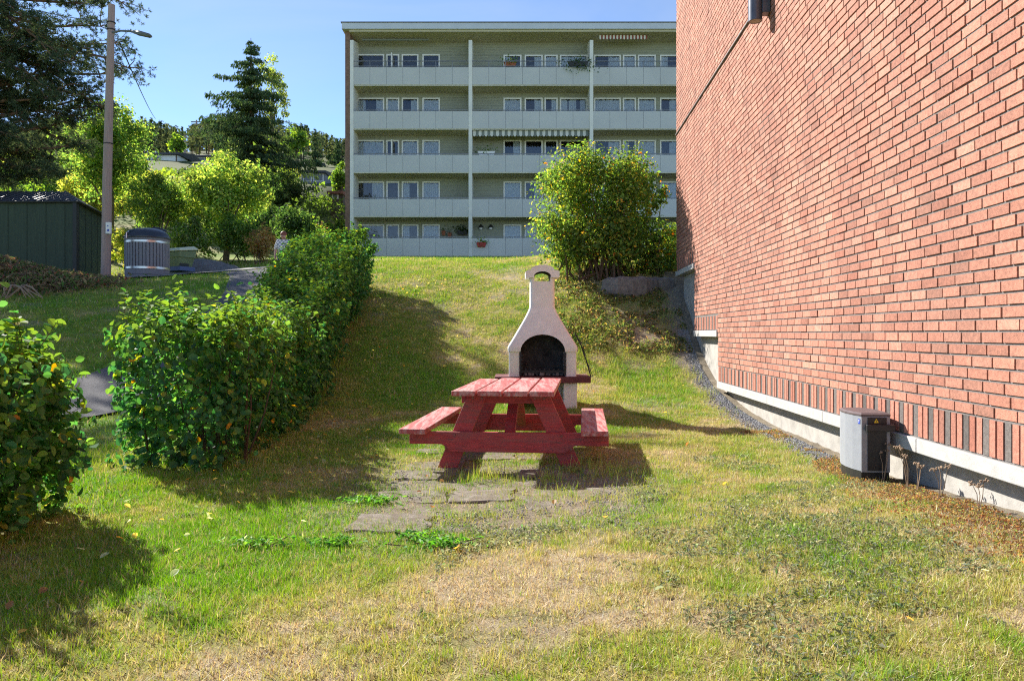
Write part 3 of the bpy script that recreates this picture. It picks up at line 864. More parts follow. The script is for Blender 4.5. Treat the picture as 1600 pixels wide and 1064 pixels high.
def hedge(name, p0, p1, w0, w1, hgt, n_leaf, size, label, seed, wts, singles=0, top_noise=.19, far_drop=0.0):
    """clipped but shaggy hedge following the ground from p0 to p1"""
    r = np.random.default_rng(seed)
    p0 = np.array(p0); p1 = np.array(p1); L = np.linalg.norm(p1 - p0); d = (p1 - p0) / L; nrm = np.array([d[1], -d[0]])
    root = thing(name, (p0[0], p0[1], hz(p0[0], p0[1])), label, 'hedge')
    n_surf = int(n_leaf * .72); n_in = n_leaf - n_surf
    # surface points: faces weighted by area
    areas = [L * hgt, L * hgt * .8, L * (w0 + w1) / 2 * 1.2, w0 * hgt, w1 * hgt]
    face = r.choice(5, n_surf, p=np.array(areas) / sum(areas))
    u = r.random(n_surf); v = r.random(n_surf); k = r.random(n_surf)
    a = np.where(face == 3, 0., np.where(face == 4, 1., u))
    hh = np.where(face == 2, 1., v)
    s = np.where(face == 0, 1., np.where(face == 1, -1., k * 2 - 1))
    out = np.zeros((n_surf, 3))
    out[:, :2] += np.where((face == 0)[:, None], nrm, 0) + np.where((face == 1)[:, None], -nrm, 0) + np.where((face == 3)[:, None], -d, 0) + np.where((face == 4)[:, None], d, 0)
    out[:, 2] += (face == 2) * 1.0
    a = np.concatenate([a, r.random(n_in)]); hh = np.concatenate([hh, r.random(n_in) ** .8]); s = np.concatenate([s, r.random(n_in) * 2 - 1])
    out = np.concatenate([out, r.normal(size=(n_in, 3))])
    N = n_leaf
    wid = w0 + (w1 - w0) * a
    al = a * L
    lump = (fbm(al * 1.4 + 3, hh * hgt * 1.6 + s * 2, seed, 3) - .5) * .5
    # shoulders rounded, bottom tucked in
    tuck = 1 - .16 * sstep(.45, 0, hh) - .14 * sstep(.8, 1, hh)
    off = s * wid * .5 * tuck
    topn = (fbm(al * 1.1 + 9, s * 1.3 + 5, seed + 3, 3) - .5) * 2 * top_noise
    hgt_l = hgt * (1 - far_drop * a) + topn
    P = np.zeros((N, 3))
    P[:, :2] = p0 + d * al[:, None] + nrm * off[:, None]
    gz = H(P[:, 0], P[:, 1])
    P[:, 2] = gz + .04 + hh * hgt_l
    surf_w = np.concatenate([np.ones(n_surf), np.full(n_in, .3)])
    P += out * (lump * surf_w)[:, None]
    P += r.normal(size=(N, 3)) * np.array([.055, .055, .055])
    shoot = (fbm(al * 5 + 1, s * 4 + hh * 5, seed + 8, 2) > .66) * r.random(N) * .22
    P += out * (shoot * surf_w)[:, None]; P[:, 2] += shoot * .4
    sprout = r.random(N) < .05
    P[:, 2] += np.where(sprout & (hh > .85), r.random(N) * .2, 0)
    nr = out * .9 + r.normal(size=(N, 3)) * .55 + np.array([0, 0, .45])
    # most surface leaves sit in alternate pairs along short upright shoots
    per = 11; nsh = int(n_surf * .7) // per
    org = P[r.choice(n_surf, nsh, replace=False)]; oi = out[r.choice(n_surf, nsh)]
    ids = r.choice(n_surf, nsh * per, replace=False)
    src = r.choice(n_surf, nsh, replace=False); org = P[src].copy(); oi = out[src]
    sdir = unit(oi * .55 + np.array([0, 0, .8]) + r.normal(size=(nsh, 3)) * .28); slen = r.uniform(.14, .32, nsh)
    org = org - sdir * (slen * .6)[:, None]
    tt = np.tile(np.linspace(.15, 1, per), nsh); sd_ = np.repeat(sdir, per, 0); sl_ = np.repeat(slen, per)
    lat = unit(np.cross(sd_, np.repeat(r.normal(size=(nsh, 3)), per, 0))) * np.tile(np.where(np.arange(per) % 2, 1., -1.), nsh)[:, None] + r.normal(size=(nsh * per, 3)) * .25
    P[ids] = np.repeat(org, per, 0) + sd_ * (tt * sl_)[:, None] + lat * (size * .42)
    nr[ids] = np.repeat(oi, per, 0) * .6 + np.array([0, 0, .55]) + r.normal(size=(nsh * per, 3)) * .35
    hh[ids] = np.clip((P[ids, 2] - H(P[ids, 0], P[ids, 1])) / hgt, 0, 1.05)
    twig_b, twig_e = org, org + sdir * slen[:, None]
    col = pal(r, N, HEDGE_C, wts, .26)
    # leaves towards the top are lighter and yellower
    top_tint = sstep(.72, 1.02, hh + r.normal(0, .1, N)) * (r.random(N) < .75)
    col = col * (1 - .55 * top_tint[:, None]) + np.array([.24, .33, .045]) * .55 * top_tint[:, None]
    sz = size * r.uniform(.65, 1.25, N)
    keep = np.ones(N, bool)
    if singles:
        near = np.where(np.arange(N) < n_surf, np.hypot(P[:, 0], P[:, 1]) + r.random(N) * .8 + (s < .2) * 5 + (P[:, 0] * 1200 / P[:, 1] < -790) * 9, 99).argsort()[:singles]
        keep[near] = False
    leaves('foliage', P[keep], sz[keep], nr[keep], col[keep], M_leaf_near, root, 'round', .8, .14, r=r)['kind'] = 'stuff'
    if singles:
        meshes = []
        for i in range(24):
            cc = pal(r, 1, HEDGE_C[:4], wts[:4])
            o = leaves('leaf', np.zeros((1, 3)), np.array([size]), np.array([[0, 0, 1.]]), cc, M_leaf_near, None, 'round', .8, .14, axis=np.array([[1., 0, 0]]), r=r)
            meshes.append(o.data); bpy.data.objects.remove(o)
        for i in near:
            o = link('leaf', meshes[int(r.integers(24))], root, tuple(P[i]))
            o.rotation_euler = Vector(nr[i]).to_track_quat('Z', 'Y').to_euler(); k2 = float(sz[i] / size); o.scale = (k2, k2, k2)
    # stems and the twigs that carry the shoots
    mb = MB()
    for i in range(0, nsh, 2): mb.tube([twig_b[i], twig_e[i]], [.0035, .002], 3, cap=False)
    ns = int(L * 9)
    for i in range(ns):
        a_ = r.random() * L; o_ = r.normal(0, .16) * (w0 + w1) / 2
        x, y = p0 + d * a_ + nrm * o_; z = hz(x, y)
        for q_ in range(3):
            x2 = x + r.normal(0, .16); y2 = y + r.normal(0, .16); h2 = hgt * r.uniform(.6, .95)
            mb.tube([(x, y, z - .05), ((x + x2) / 2 + r.normal(0, .04), (y + y2) / 2, z + h2 * .5), (x2, y2, z + h2)], [.013, .009, .004], 5, cap=False)
    mb.build('stems', M_twig, root)['kind'] = 'stuff'
    return root

hedge('hedge', (-3.12, 7.15), (-4.28, 18.2), 1.05, 1.85, 1.28, 48000, .070, 'long leafy green hedge climbing beside the lawn past the table', 101, [5, 5, 2.2, .3, .05, .1], far_drop=.12)
hedge('hedge', (-3.62, 4.0), (-3.58, 5.45), 1.15, 1.0, 1.05, 11500, .066, 'short leafy hedge piece closest to camera, cut off by the picture edge', 102, [5, 5, 3, .5, .1, .12], singles=220)

def bush(name, base, rx, ry, h, n_leaf, size, cols, wts, label, seed, cat='shrub', shape='box', stems=14, kind='rhomb', group=None, clumps=60, asp=.62):
    r = np.random.default_rng(seed)
    bx, by = base; bz = hz(bx, by)
    root = thing(name, (bx, by, bz), label, cat, group)
    # clump centres through the volume, more towards the outside
    c = unit(r.normal(size=(clumps, 3))) * (r.random((clumps, 1)) ** .4)
    c[:, 2] = np.abs(c[:, 2]) if shape == 'dome' else c[:, 2]
    if shape == 'box':
        c = np.sign(c) * np.abs(c) ** .62
        ctr = np.array([bx, by, bz + h * .5]); ext = np.array([rx, ry, h * .5])
    elif shape == 'dome':
        ctr = np.array([bx, by, bz]); ext = np.array([rx, ry, h])
    else:
        ctr = np.array([bx, by, bz + h * .55]); ext = np.array([rx, ry, h * .45])
    cc = ctr + c * ext * .85
    cr = r.uniform(.16, .34, clumps) * (rx + ry + h) / 3
    tint = r.normal(1, .16, clumps)
    idx = r.integers(0, clumps, n_leaf)
    dirs = unit(r.normal(size=(n_leaf, 3)))
    P = cc[idx] + dirs * (cr[idx] * r.random(n_leaf) ** .45)[:, None]
    P[:, 2] = np.maximum(P[:, 2], H(P[:, 0], P[:, 1]) + .02)
    nr = dirs * .8 + r.normal(size=(n_leaf, 3)) * .5 + np.array([0, 0, .5])
    col = pal(r, n_leaf, cols, wts) * tint[idx][:, None]
    leaves('foliage', P, size * r.uniform(.6, 1.3, n_leaf), nr, col, M_leaf, root, kind, asp, r=r)['kind'] = 'stuff'
    mb = MB()
    for i in range(stems):
        t = cc[r.integers(0, clumps)]; s0 = np.array([bx + r.normal(0, rx * .3), by + r.normal(0, ry * .3), bz - .1])
        m_ = (s0 + t) / 2 + r.normal(0, .12, 3) * rx * .5; rr = .012 + .012 * (rx + h) * .3
        mb.tube([s0, m_, t], [rr, rr * .7, rr * .25], 5, cap=False)
    mb.build('stems', M_twig, root)['kind'] = 'stuff'
    return root

AUT = [(.045, .085, .022), (.08, .125, .03), (.16, .18, .035), (.30, .19, .035), (.36, .12, .03)]
bush('shrub', (1.95, 17.7), 1.45, 1.1, 2.95, 30000, .082, AUT, [5, 5, 2.3, .4, .08], 'big upright shrub with yellowing leaves on bank beside brick wall', 201, shape='box', stems=40, clumps=150)
bush('shrub', (3.55, 18.3), .9, .8, 1.15, 3500, .09, AUT, [4, 3, 2, .5, .1], 'low green shrub in the corner beyond brick wall end', 202, shape='dome', clumps=24)
# sprays leaning out to the right of the big shrub
bush('shrub', (3.3, 18.0), .55, .5, 2.2, 900, .10, AUT, [3, 3, 2, 1.2, .1], 'thin yellow green sapling leaning out between big shrub and wall', 203, shape='ball', clumps=14, stems=8)

# ------------------------------------------------------------------ picnic table
tyaw = math.radians(5.38)
TU = Vector((math.sin(tyaw), math.cos(tyaw), 0)); TV = Vector((math.cos(tyaw), -math.sin(tyaw), 0)); TZ = Vector((0, 0, 1))
T0 = Vector((-.087, 6.93, 0))
def tp(u, v, z): return T0 + TU * u + TV * v + TZ * z
table = thing('picnic_table', tp(1.03, 0, 0), 'weathered red wooden picnic table with attached benches on the lawn', 'picnic table')
def tbox(name, u0, u1, v0, v1, z0, z1, mat, bev=.006, par=None):
    mb = MB(); mb.obox(tp((u0+u1)/2, (v0+v1)/2, (z0+z1)/2), TU * (u1-u0)/2, TV * (v1-v0)/2, TZ * (z1-z0)/2)
    return mb.build(name, mat, par or table, bevel=bev)
TL = 2.07
pw = .2215; gap = .0165
for k in range(4):
    v0 = -.468 + k * (pw + gap)
    a = [.0, .008, .004, -.004][k]; e = [-.16, .0, -.012, .01][k]
    mb = MB()
    pts = []
    # each plank slightly cupped and worn at its ends
    for u in (a, TL + e):
        for v, z in ((v0, .702), (v0 + pw, .702), (v0 + pw, .748), (v0 + pw * .5, .7505), (v0, .748)):
            pts.append(tp(u, v + rnd.uniform(-.002, .002), z + rnd.uniform(-.0015, .0015)))
    mb.add(pts, [(0, 1, 2, 3, 4)[::-1], (5, 6, 7, 8, 9), (0, 5, 6, 1)[::-1], (1, 6, 7, 2)[::-1], (2, 7, 8, 3)[::-1], (3, 8, 9, 4)[::-1], (4, 9, 5, 0)[::-1]])
    mb.f = [tuple(reversed(f)) for f in mb.f]
    mb.build('tabletop_plank', M_red_worn_sheen, table, bevel=.006)
for v0, v1 in ((-.945, -.70), (.705, .95)):
    tbox('bench_plank', -.03, TL + .0, v0, v1, .355, .403, M_red_worn_sheen)
for u in (.25, TL - .30):
    for sg in (-1, 1):
        # splayed leg
        tc, bc2, hw = .29 * sg + .03, .60 * sg + .03, .092
        poly = [tp(u, bc2 - hw, hz(*tp(u, bc2, 0).xy) - .03), tp(u, bc2 + hw, hz(*tp(u, bc2, 0).xy) - .03), tp(u, tc + hw, .70), tp(u, tc - hw, .70)]
        mb = MB(); mb.prism(poly, TU * .048); mb.build('leg', M_red, table, bevel=.004)
    near = u < 1
    ub = u - .05 if near else u + .05
    # bench beam with cut lower corners
    vb = .93
    poly = [tp(ub, -vb, .235), tp(ub, -vb, .352), tp(ub, vb, .352), tp(ub, vb, .235), tp(ub, .62, .235), tp(ub, .53, .165), tp(ub, -.53, .165), tp(ub, -.62, .235)]
    poly = [p + TV * .03 for p in poly]
    mb = MB(); mb.prism(poly, TU * .048); mb.build('bench_beam', M_red, table, bevel=.004)
    tbox('cleat', u + .05 if near else u - .05, u + .098 if near else u - .002, -.42, .42, .612, .70, M_red, .004)
    # diagonal brace to the middle of the top
    u2 = 1.03 + (-.12 if near else .12)
    mb = MB(); c0 = tp(u + .05, .03, .24); c1 = tp(u2, .03, .69)
    dd = (c1 - c0); mb.obox((c0 + c1) / 2, dd / 2, TV * .05, dd.cross(TV).normalized() * .024); mb.build('brace', M_red, table, bevel=.004)
    for sg in (-1, 1):
        for (vv, zz) in ((.50 * sg + .03, .325), (.585 * sg + .03, .205)):
            mb = MB(); c = tp(ub - (.006 if near else -.054), vv, zz)
            mb.tube([c, c + TU * .012], [.011, .013], 8); mb.build('bolt', M_bolt, table)
        for (vv, zz) in ((.25 * sg + .03, .665), (.335 * sg + .03, .665)):
            if near:
                mb = MB(); c = tp(u - .006, vv, zz); mb.tube([c, c + TU * .012], [.011, .013], 8); mb.build('bolt', M_bolt, table)
tbox('cleat', 1.0, 1.06, -.40, .40, .64, .70, M_red, .004)

# ------------------------------------------------------------------ garden grill
GXc, GYf = .445, 11.10
gzb = hz(GXc, 11.4)
grill = thing('garden_grill', (GXc, GYf + .33, gzb), 'white cast concrete garden grill with tall chimney behind table', 'grill')
def rrect(cx, cy_, hx, hy, z, rad=.04, n=4):
    rad = min(rad, hx * .9, hy * .9); pts = []
    for q_, (sx, sy) in enumerate(((1, 1), (-1, 1), (-1, -1), (1, -1))):
        for i in range(n + 1):
            a = math.pi / 2 * (q_ + i / n)
            pts.append((cx + sx * (hx - rad) + rad * math.cos(a), cy_ + sy * (hy - rad) + rad * math.sin(a), z))
    return pts
def boolean_cut(o, cutter):
    md_ = o.modifiers.new('cut', 'BOOLEAN'); md_.operation = 'DIFFERENCE'; md_.object = cutter; md_.solver = 'EXACT'
    try: md_.material_mode = 'TRANSFER'
    except Exception: pass
    bpy.context.view_layer.update()
    dg = bpy.context.evaluated_depsgraph_get(); dg.update()
    me = bpy.data.meshes.new_from_object(o.evaluated_get(dg)); old = o.data
    o.modifiers.clear(); me.name = old.name; o.data = me
    bpy.data.objects.remove(cutter, do_unlink=True)
GY = GYf + .33
hood = MB()
secs = [(1.005, .502, .325), (1.04, .508, .33), (1.075, .505, .328), (1.11, .485, .318), (1.2, .43, .295), (1.35, .342, .255), (1.5, .255, .215), (1.6, .205, .19), (1.645, .187, .18), (1.68, .181, .176), (1.9, .18, .175), (2.11, .18, .175)]
hood.loft([rrect(GXc, GY, a, b, z, .045) for z, a, b in secs])
ho = hood.build('hood', [M_bbq], grill, smooth=True, recenter=True)
def arch(hw, z0, zs, zt, n=14):
    return [(-hw, z0), (hw, z0)] + [(hw * math.cos(math.pi * i / n), zs + (zt - zs) * math.sin(math.pi * i / n)) for i in range(n + 1)]
def cutter(pr, y0, y1):
    mb = MB(); mb.prism([(GXc + x, y0, z) for x, z in pr], (0, y1 - y0, 0)); return mb.build('cutter', M_soot)
boolean_cut(ho, cutter(arch(.325, .9, 1.0, 1.255), GY - .6, GY + .22))
boolean_cut(ho, cutter(arch(.115, 2.035, 2.10, 2.165), GY - .6, GY + .6))
capo = MB()
cappr = [(-.246, 2.085), (.246, 2.085), (.25, 2.17), (.225, 2.19), (.17, 2.195)] + [(.17 * math.cos(math.pi * i / 10), 2.2 + .07 * math.sin(math.pi * i / 10)) for i in range(1, 10)] + [(-.17, 2.195), (-.225, 2.19), (-.25, 2.17)]
capo.prism([(GXc + x, GY - .235, z) for x, z in cappr], (0, .47, 0))
co = capo.build('chimney_cap', [M_bbq], grill)
boolean_cut(co, cutter(arch(.125, 2.0, 2.10, 2.175), GY - .6, GY + .6))
for sg in (-1, 1):
    mb = MB(); mb.loft([rrect(GXc + sg * .412, GY, .078, .30, z, .02) for z in (.64, 1.01)]); mb.build('side_wall', M_bbq, grill, smooth=True)
    # ladder brackets holding the grate
    mb = MB(); x = GXc + sg * .322
    mb.box(x - .012, GYf + .02, .66, x + .012, GYf + .035, 1.0)
    for k in range(5): mb.box(x - .012 - (.02 if sg > 0 else 0), GYf + .01, .70 + k * .06, x + .012 + (.02 if sg < 0 else 0), GYf + .02, .72 + k * .06)
    mb.build('grate_bracket', M_iron, grill)
mb = MB(); mb.box(GXc - .335, GY + .2, .64, GXc + .335, GY + .29, 1.02); mb.build('back_wall', M_soot, grill)
mb = MB(); mb.loft([rrect(GXc, GY + .02, .695, .39, z, .03) for z in (.555, .645)]); mb.build('shelf', M_shelf, grill, smooth=True)
mb = MB()
for x0, x1, y0, y1 in ((-.5, -.3, -.31, .3), (.3, .5, -.31, .3), (-.3, .3, .2, .3)): mb.box(GXc + x0, GY + y0, gzb - .15, GXc + x1, GY + y1, .555)
mb.build('base', M_bbq, grill, bevel=.015)
mb = MB(); mb.box(GXc - .33, GYf + .10, .70, GXc + .33, GYf + .112, .735)
for k in range(10): mb.box(GXc - .32 + k * .068, GYf + .10, .735, GXc - .30 + k * .068, GYf + .112, .76)
for k in range(15): mb.tube([(GXc - .31 + k * .044, GYf + .11, .73), (GXc - .31 + k * .044, GYf + .5, .73)], .005, 5)
mb.tube([(GXc - .33, GYf + .06, .80), (GXc + .33, GYf + .06, .80)], .006, 6)
mb.build('grate', M_iron, grill)
mb = MB(); r_ = random.Random(4)
for k in range(40):
    x = GXc + r_.uniform(-.28, .28); y = GYf + r_.uniform(.1, .45); s_ = r_.uniform(.012, .03)
    mb.obox((x, y, .655 + s_), Vector((s_, .3*s_, 0)), Vector((-.3*s_, s_, 0)), Vector((0, .2*s_, s_)))
o = mb.build('ash', M_stone, grill); o['kind'] = 'stuff'
# two iron rods leaning at its side
for k, nth in enumerate(('thicker', 'thinner')):
    rr = (.009, .005)[k]
    pts = [(GXc + .47 + k * .03, GYf + .1, 1.28 - k * .05), (GXc + .56 + k * .03, GYf + .08, 1.1), (GXc + .62, GYf + .06, .92), (GXc + .70 + k * .03, GYf + .03, .64)]
    o = MB().tube(pts, rr, 6).build('iron_rod', M_iron, smooth=True)
    tag(o, nth + ' dark bent iron rod hanging down right side of white grill', 'rod', 'rods on the grill')

# ------------------------------------------------------------------ utility box by the wall
ux, uy = wallp(6.24, .19, 0)[0], wallp(6.24, .19, 0)[1]
uz = hz(ux, uy)
ubx = thing('utility_box', (ux, uy, uz), 'small grey and black metal utility box with curved sides by brick wall', 'utility box')
ED = Vector((WSX, WCX, 0)); EN = Vector((WCX, -WSX, 0))
def up_(s, t, z): return Vector((ux, uy, 0)) + ED * s + EN * t + Vector((0, 0, z))
left = [(-.23, -.11), (-.12, -.135), (0, -.145), (.12, -.135), (.24, -.10)]
plan = left + [(.26, .05), (.2, .11), (.05, .135), (-.1, .13), (-.23, .11)]
def ring(k, z): return [up_(s * k, t * k, z) for s, t in plan]   # plan scaled about its middle
ztop = .635
mb = MB(); mb.loft([ring(.97, uz - .1), ring(.97, .19)]); mb.build('plinth', M_boxdark, ubx)
mb = MB(); mb.loft([ring(1, .19), ring(1, ztop - .012)]); mb.build('body', M_boxgrey, ubx, bevel=.003)
mb = MB(); mb.loft([ring(1.02, ztop - .012), ring(1.03, ztop), ring(.9, ztop + .012)]); mb.build('lid', M_boxtop, ubx)
mb = MB(); mb.obox(up_(-.232, 0, .40), ED * .004, EN * .108, Vector((0, 0, .215))); mb.build('front_frame', M_boxmid, ubx)
mb = MB(); mb.obox(up_(-.238, .008, .405), ED * .004, EN * .072, Vector((0, 0, .208))); mb.build('front_panel', M_boxdark, ubx)
mb = MB(); mb.obox(up_(-.262, .022, .535), ED * .022, EN * .108, Vector((0, 0, .026))); mb.build('handle', M_boxdark, ubx, bevel=.005)
mb = MB(); p_ = [up_(-.2435, v, z) for v, z in ((-.018, .572), (.018, .572), (0, .605))]; mb.prism(p_, ED * .001); mb.build('warning_triangle', M_yellow, ubx)
mb = MB(); mb.obox(up_(-.2438, 0, .586), ED * .0004, EN * .0025, Vector((0, 0, .008))); mb.build('warning_mark', M_boxdark, ubx)
# blue sticker on the curved side
a0, a1 = Vector((*left[0], 0)), Vector((*left[1], 0)); dv = (a1 - a0).normalized(); nv = Vector((dv.y, -dv.x, 0))
def sp(f, z, off):
    c = a0 + dv * f; w = ED * c.x + EN * c.y + (ED * nv.x + EN * nv.y) * (-abs(off) if (ED * nv.x + EN * nv.y).dot(EN) > 0 else abs(off))
    return Vector((ux, uy, z)) + w
mb = MB(); mb.add([sp(.012, .56, .002), sp(.04, .56, .002), sp(.04, .598, .002), sp(.012, .598, .002)], [(0, 1, 2, 3)]); mb.build('sticker', M_blue, ubx)
mb = MB()
for f0, f1, z0, z1 in ((.019, .033, .585, .590), (.0235, .0285, .568, .585)): mb.add([sp(f0, z0, .003), sp(f1, z0, .003), sp(f1, z1, .003), sp(f0, z1, .003)], [(0, 1, 2, 3)])
mb.build('sticker_letter', M_white, ubx)

# ------------------------------------------------------------------ paving slabs under the table
pv = thing('paving', (0, 6.2, 0), 'sunken gravelly paving slabs half overgrown in front of table', 'paving')
pv['kind'] = 'structure'
r_ = random.Random(21)
for row in range(8):
    for c in range(4):
        y0 = 4.85 + row * .46; x0 = -1.06 + c * .56 + (row % 2) * .05
        if row == 0 and c == 3: continue
        if (row, c) in ((1, 3), (3, 3), (0, 2)): continue
        jx, jy = r_.uniform(-.02, .02), r_.uniform(-.02, .02)
        x1, y1 = x0 + .53 + jx, y0 + .42 + jy
        n = 6; ring_ = []
        for (ax, ay, bx2, by2) in ((x0, y0, x1, y0), (x1, y0, x1, y1), (x1, y1, x0, y1), (x0, y1, x0, y0)):
            for i in range(n):
                t = i / n; ring_.append((ax + (bx2 - ax) * t + r_.uniform(-.03, .03), ay + (by2 - ay) * t + r_.uniform(-.03, .03)))
        tilt = r_.uniform(-.045, .045); tx = r_.uniform(-.04, .04); lift = r_.uniform(-.033, .004); cx, cy_ = (x0 + x1) / 2, (y0 + y1) / 2
        zz = hz(cx, cy_) + lift
        f = lambda p, dz, k: (cx + (p[0] - cx) * k, cy_ + (p[1] - cy_) * k, zz + dz + (p[1] - cy_) * tilt + (p[0] - cx) * tx)
        mb = MB(); mb.loft([[f(p, -.06, 1) for p in ring_], [f(p, .006, 1) for p in ring_], [f(p, .015, .96) for p in ring_]])
        mb.build('paving_slab', M_sand, pv)

# ------------------------------------------------------------------ things on the left: shed, pole, waste container, grit bin
def shed():
    zc = 3.05; zt = 5.36
    A = Vector((-13.66, 24.0, 0)); B = Vector((-14.35, 26.9, 0))       # front right and back right corners
    fd = Vector((-1, .02, 0)); Wd = 6.0
    root = thing('shed', (A.x - 3, A.y + 1.4, zc), 'dark green plank shed with black corrugated roof behind brush mound', 'shed')
    C_, D_ = B + fd * Wd, A + fd * Wd
    for p, q_, nm in ((A, D_, 'front'), (A, B, 'side')):
        n = int((q_ - p).length / .30); d = (q_ - p) / n; nrm = Vector((0, 0, 1)).cross(d).normalized()
        if nrm.dot(Vector((0, -1, 0)) if nm == 'front' else Vector((1, 0, 0))) < 0: nrm = -nrm
        for k in range(n):
            c = p + d * (k + .5); o_ = .012 * (k % 2)
            mb = MB(); mb.obox(c + Vector((0, 0, (zc + zt) / 2 - .15)) + nrm * o_, d * .49, nrm * .02, Vector((0, 0, (zt - zc) / 2 + .15)))
            mb.build('plank', M_shedgrn, root)
    for p, q_ in ((B, C_), (C_, D_)):
        mb = MB(); d = (q_ - p); nrm = Vector((0, 0, 1)).cross(d).normalized(); mb.obox((p + q_) / 2 + Vector((0, 0, (zc + zt) / 2 - .15)), d / 2, nrm * .02, Vector((0, 0, (zt - zc) / 2 + .15))); mb.build('wall', M_shedgrn, root)
    mb = MB(); mb.box(A.x - .02, A.y - .09, zc - .3, A.x + .10, A.y + .05, zt + .02); mb.build('corner_post', M_black, root)
    # hipped roof with ribs
    ov = .14
    cen = (A + B + C_ + D_) / 4
    e = [p + (p - cen).normalized() * ov * 1.6 + Vector((0, 0, zt)) for p in (A, B, C_, D_)]
    rz_ = zt + .62
    r1 = Vector((A.x - 1.15, (A.y + B.y) / 2 + .1, rz_)); r2 = Vector((D_.x + 1.2, (A.y + B.y) / 2, rz_))
    mb = MB(); mb.add([*e, r1, r2], [(3, 0, 4, 5), (0, 1, 4), (1, 2, 5, 4), (2, 3, 5), (0, 3, 2, 1)])
    rf = mb.build('roof', M_shedroof, root)
    mb = MB()
    n = 30
    for k in range(n):
        t = (k + .5) / n
        lo = e[0].lerp(e[3], t)
        # rib runs straight up the slope until it meets the ridge or the hip
        hi_x = lo.x + .06
        if lo.x > r1.x: f = (e[0].x - lo.x) / (e[0].x - r1.x)
        elif lo.x < r2.x: f = (lo.x - e[3].x) / (r2.x - e[3].x)
        else: f = 1
        hi = Vector((lo.x, lo.y + (r1.y - lo.y) * f, zt + (rz_ - zt) * f))
        mb.tube([lo + Vector((0, 0, .01)), hi + Vector((0, 0, .01))], .028, 5)
    mb.build('roof_ribs', M_shedroof, rf)
    mb = MB(); mb.tube([e[3], e[0]], .03, 6); mb.tube([e[0], e[1]], .03, 6); mb.build('gutter', M_black, rf)
shed()

def street_pole():
    b = at(165, 420, 22); t = at(174.5, 8, 22); zb = hz(b.x, b.y)
    root = thing('light_pole', (b.x, b.y, zb), 'weathered wooden pole with a street light beside green shed', 'street light')
    mb = MB(); mb.tube([(b.x, b.y, zb - .3), (b.x + .05, b.y, zb + 3), (t.x, t.y, t.z)], [.135, .125, .09], 14); mb.build('pole', M_pole, root, smooth=True)
    a = at(176, 50, 22); e_ = at(207, 49.5, 21.8); h0 = at(206, 49.5, 21.8); h1 = at(236, 57, 21.5)
    mb = MB(); mb.tube([a + Vector((0, -.05, -.05)), a.lerp(e_, .4) + Vector((0, 0, .02)), e_], .028, 8); mb.build('arm', M_lampgrey, root, smooth=True)
    lh = MB(); ax = (h1 - h0); sd_ = Vector((0, 1, 0)).cross(ax).normalized()
    secs = []
    for t_, w_, d_ in ((0, .03, .03), (.12, .05, .05), (.3, .07, .06), (.42, .10, .075), (.9, .11, .06), (1, .08, .03)):
        c = h0 + ax * t_; secs.append([c + Vector((0, math.cos(q_ * math.pi / 4) * w_, 0)) + sd_ * math.sin(q_ * math.pi / 4) * d_ for q_ in range(8)])
    lh.loft(secs).build('lamp_head', M_lampgrey, root, smooth=True)
    for py in (47, 36, 225):
        c = at(174.5 - (py - 8) * .023, py, 22); mb = MB(); mb.tube([c + Vector((0, 0, -.012)), c + Vector((0, 0, .012))], .115 + .00008 * py, 14); mb.build('strap', M_iron, root)
    c = at(169, 357, 21.86); mb = MB(); mb.box(c.x - .05, c.y - .05, c.z - .16, c.x + .09, c.y + .03, c.z + .17); bx = mb.build('meter_box', M_white, root, bevel=.01)
    mb = MB(); mb.box(c.x - .0, c.y - .055, c.z - .09, c.x + .05, c.y - .051, c.z - .03); mb.box(c.x - .0, c.y - .055, c.z + .05, c.x + .03, c.y - .051, c.z + .08); mb.build('label_mark', M_blue, bx)
    c = at(160, 123, 22); mb = MB(); mb.tube([c, c + Vector((-.16, 0, .05))], [.02, .03], 6); mb.build('bracket', M_iron, root)
    p0 = at(187, 67, 22); p1 = at(243, 186, 88)
    pts = []
    for i in range(13):
        f = i / 12; p = p0.lerp(p1, f); p.z -= 1.2 * 4 * f * (1 - f) * .2; pts.append(p)
    o = MB().tube(pts, .022, 5).build('power_cable', M_black, None)
    tag(o, 'thin dark cable running from wooden light pole to the forest', 'cable')
    pts = [at(174, 38, 22), at(100, 26, 24), at(0, 4, 27), at(-80, -20, 30)]
    o = MB().tube(pts, .012, 5).build('power_cable', M_lampgrey, None)
    tag(o, 'thin pale cable from pole top into the pine branches', 'cable')
street_pole()

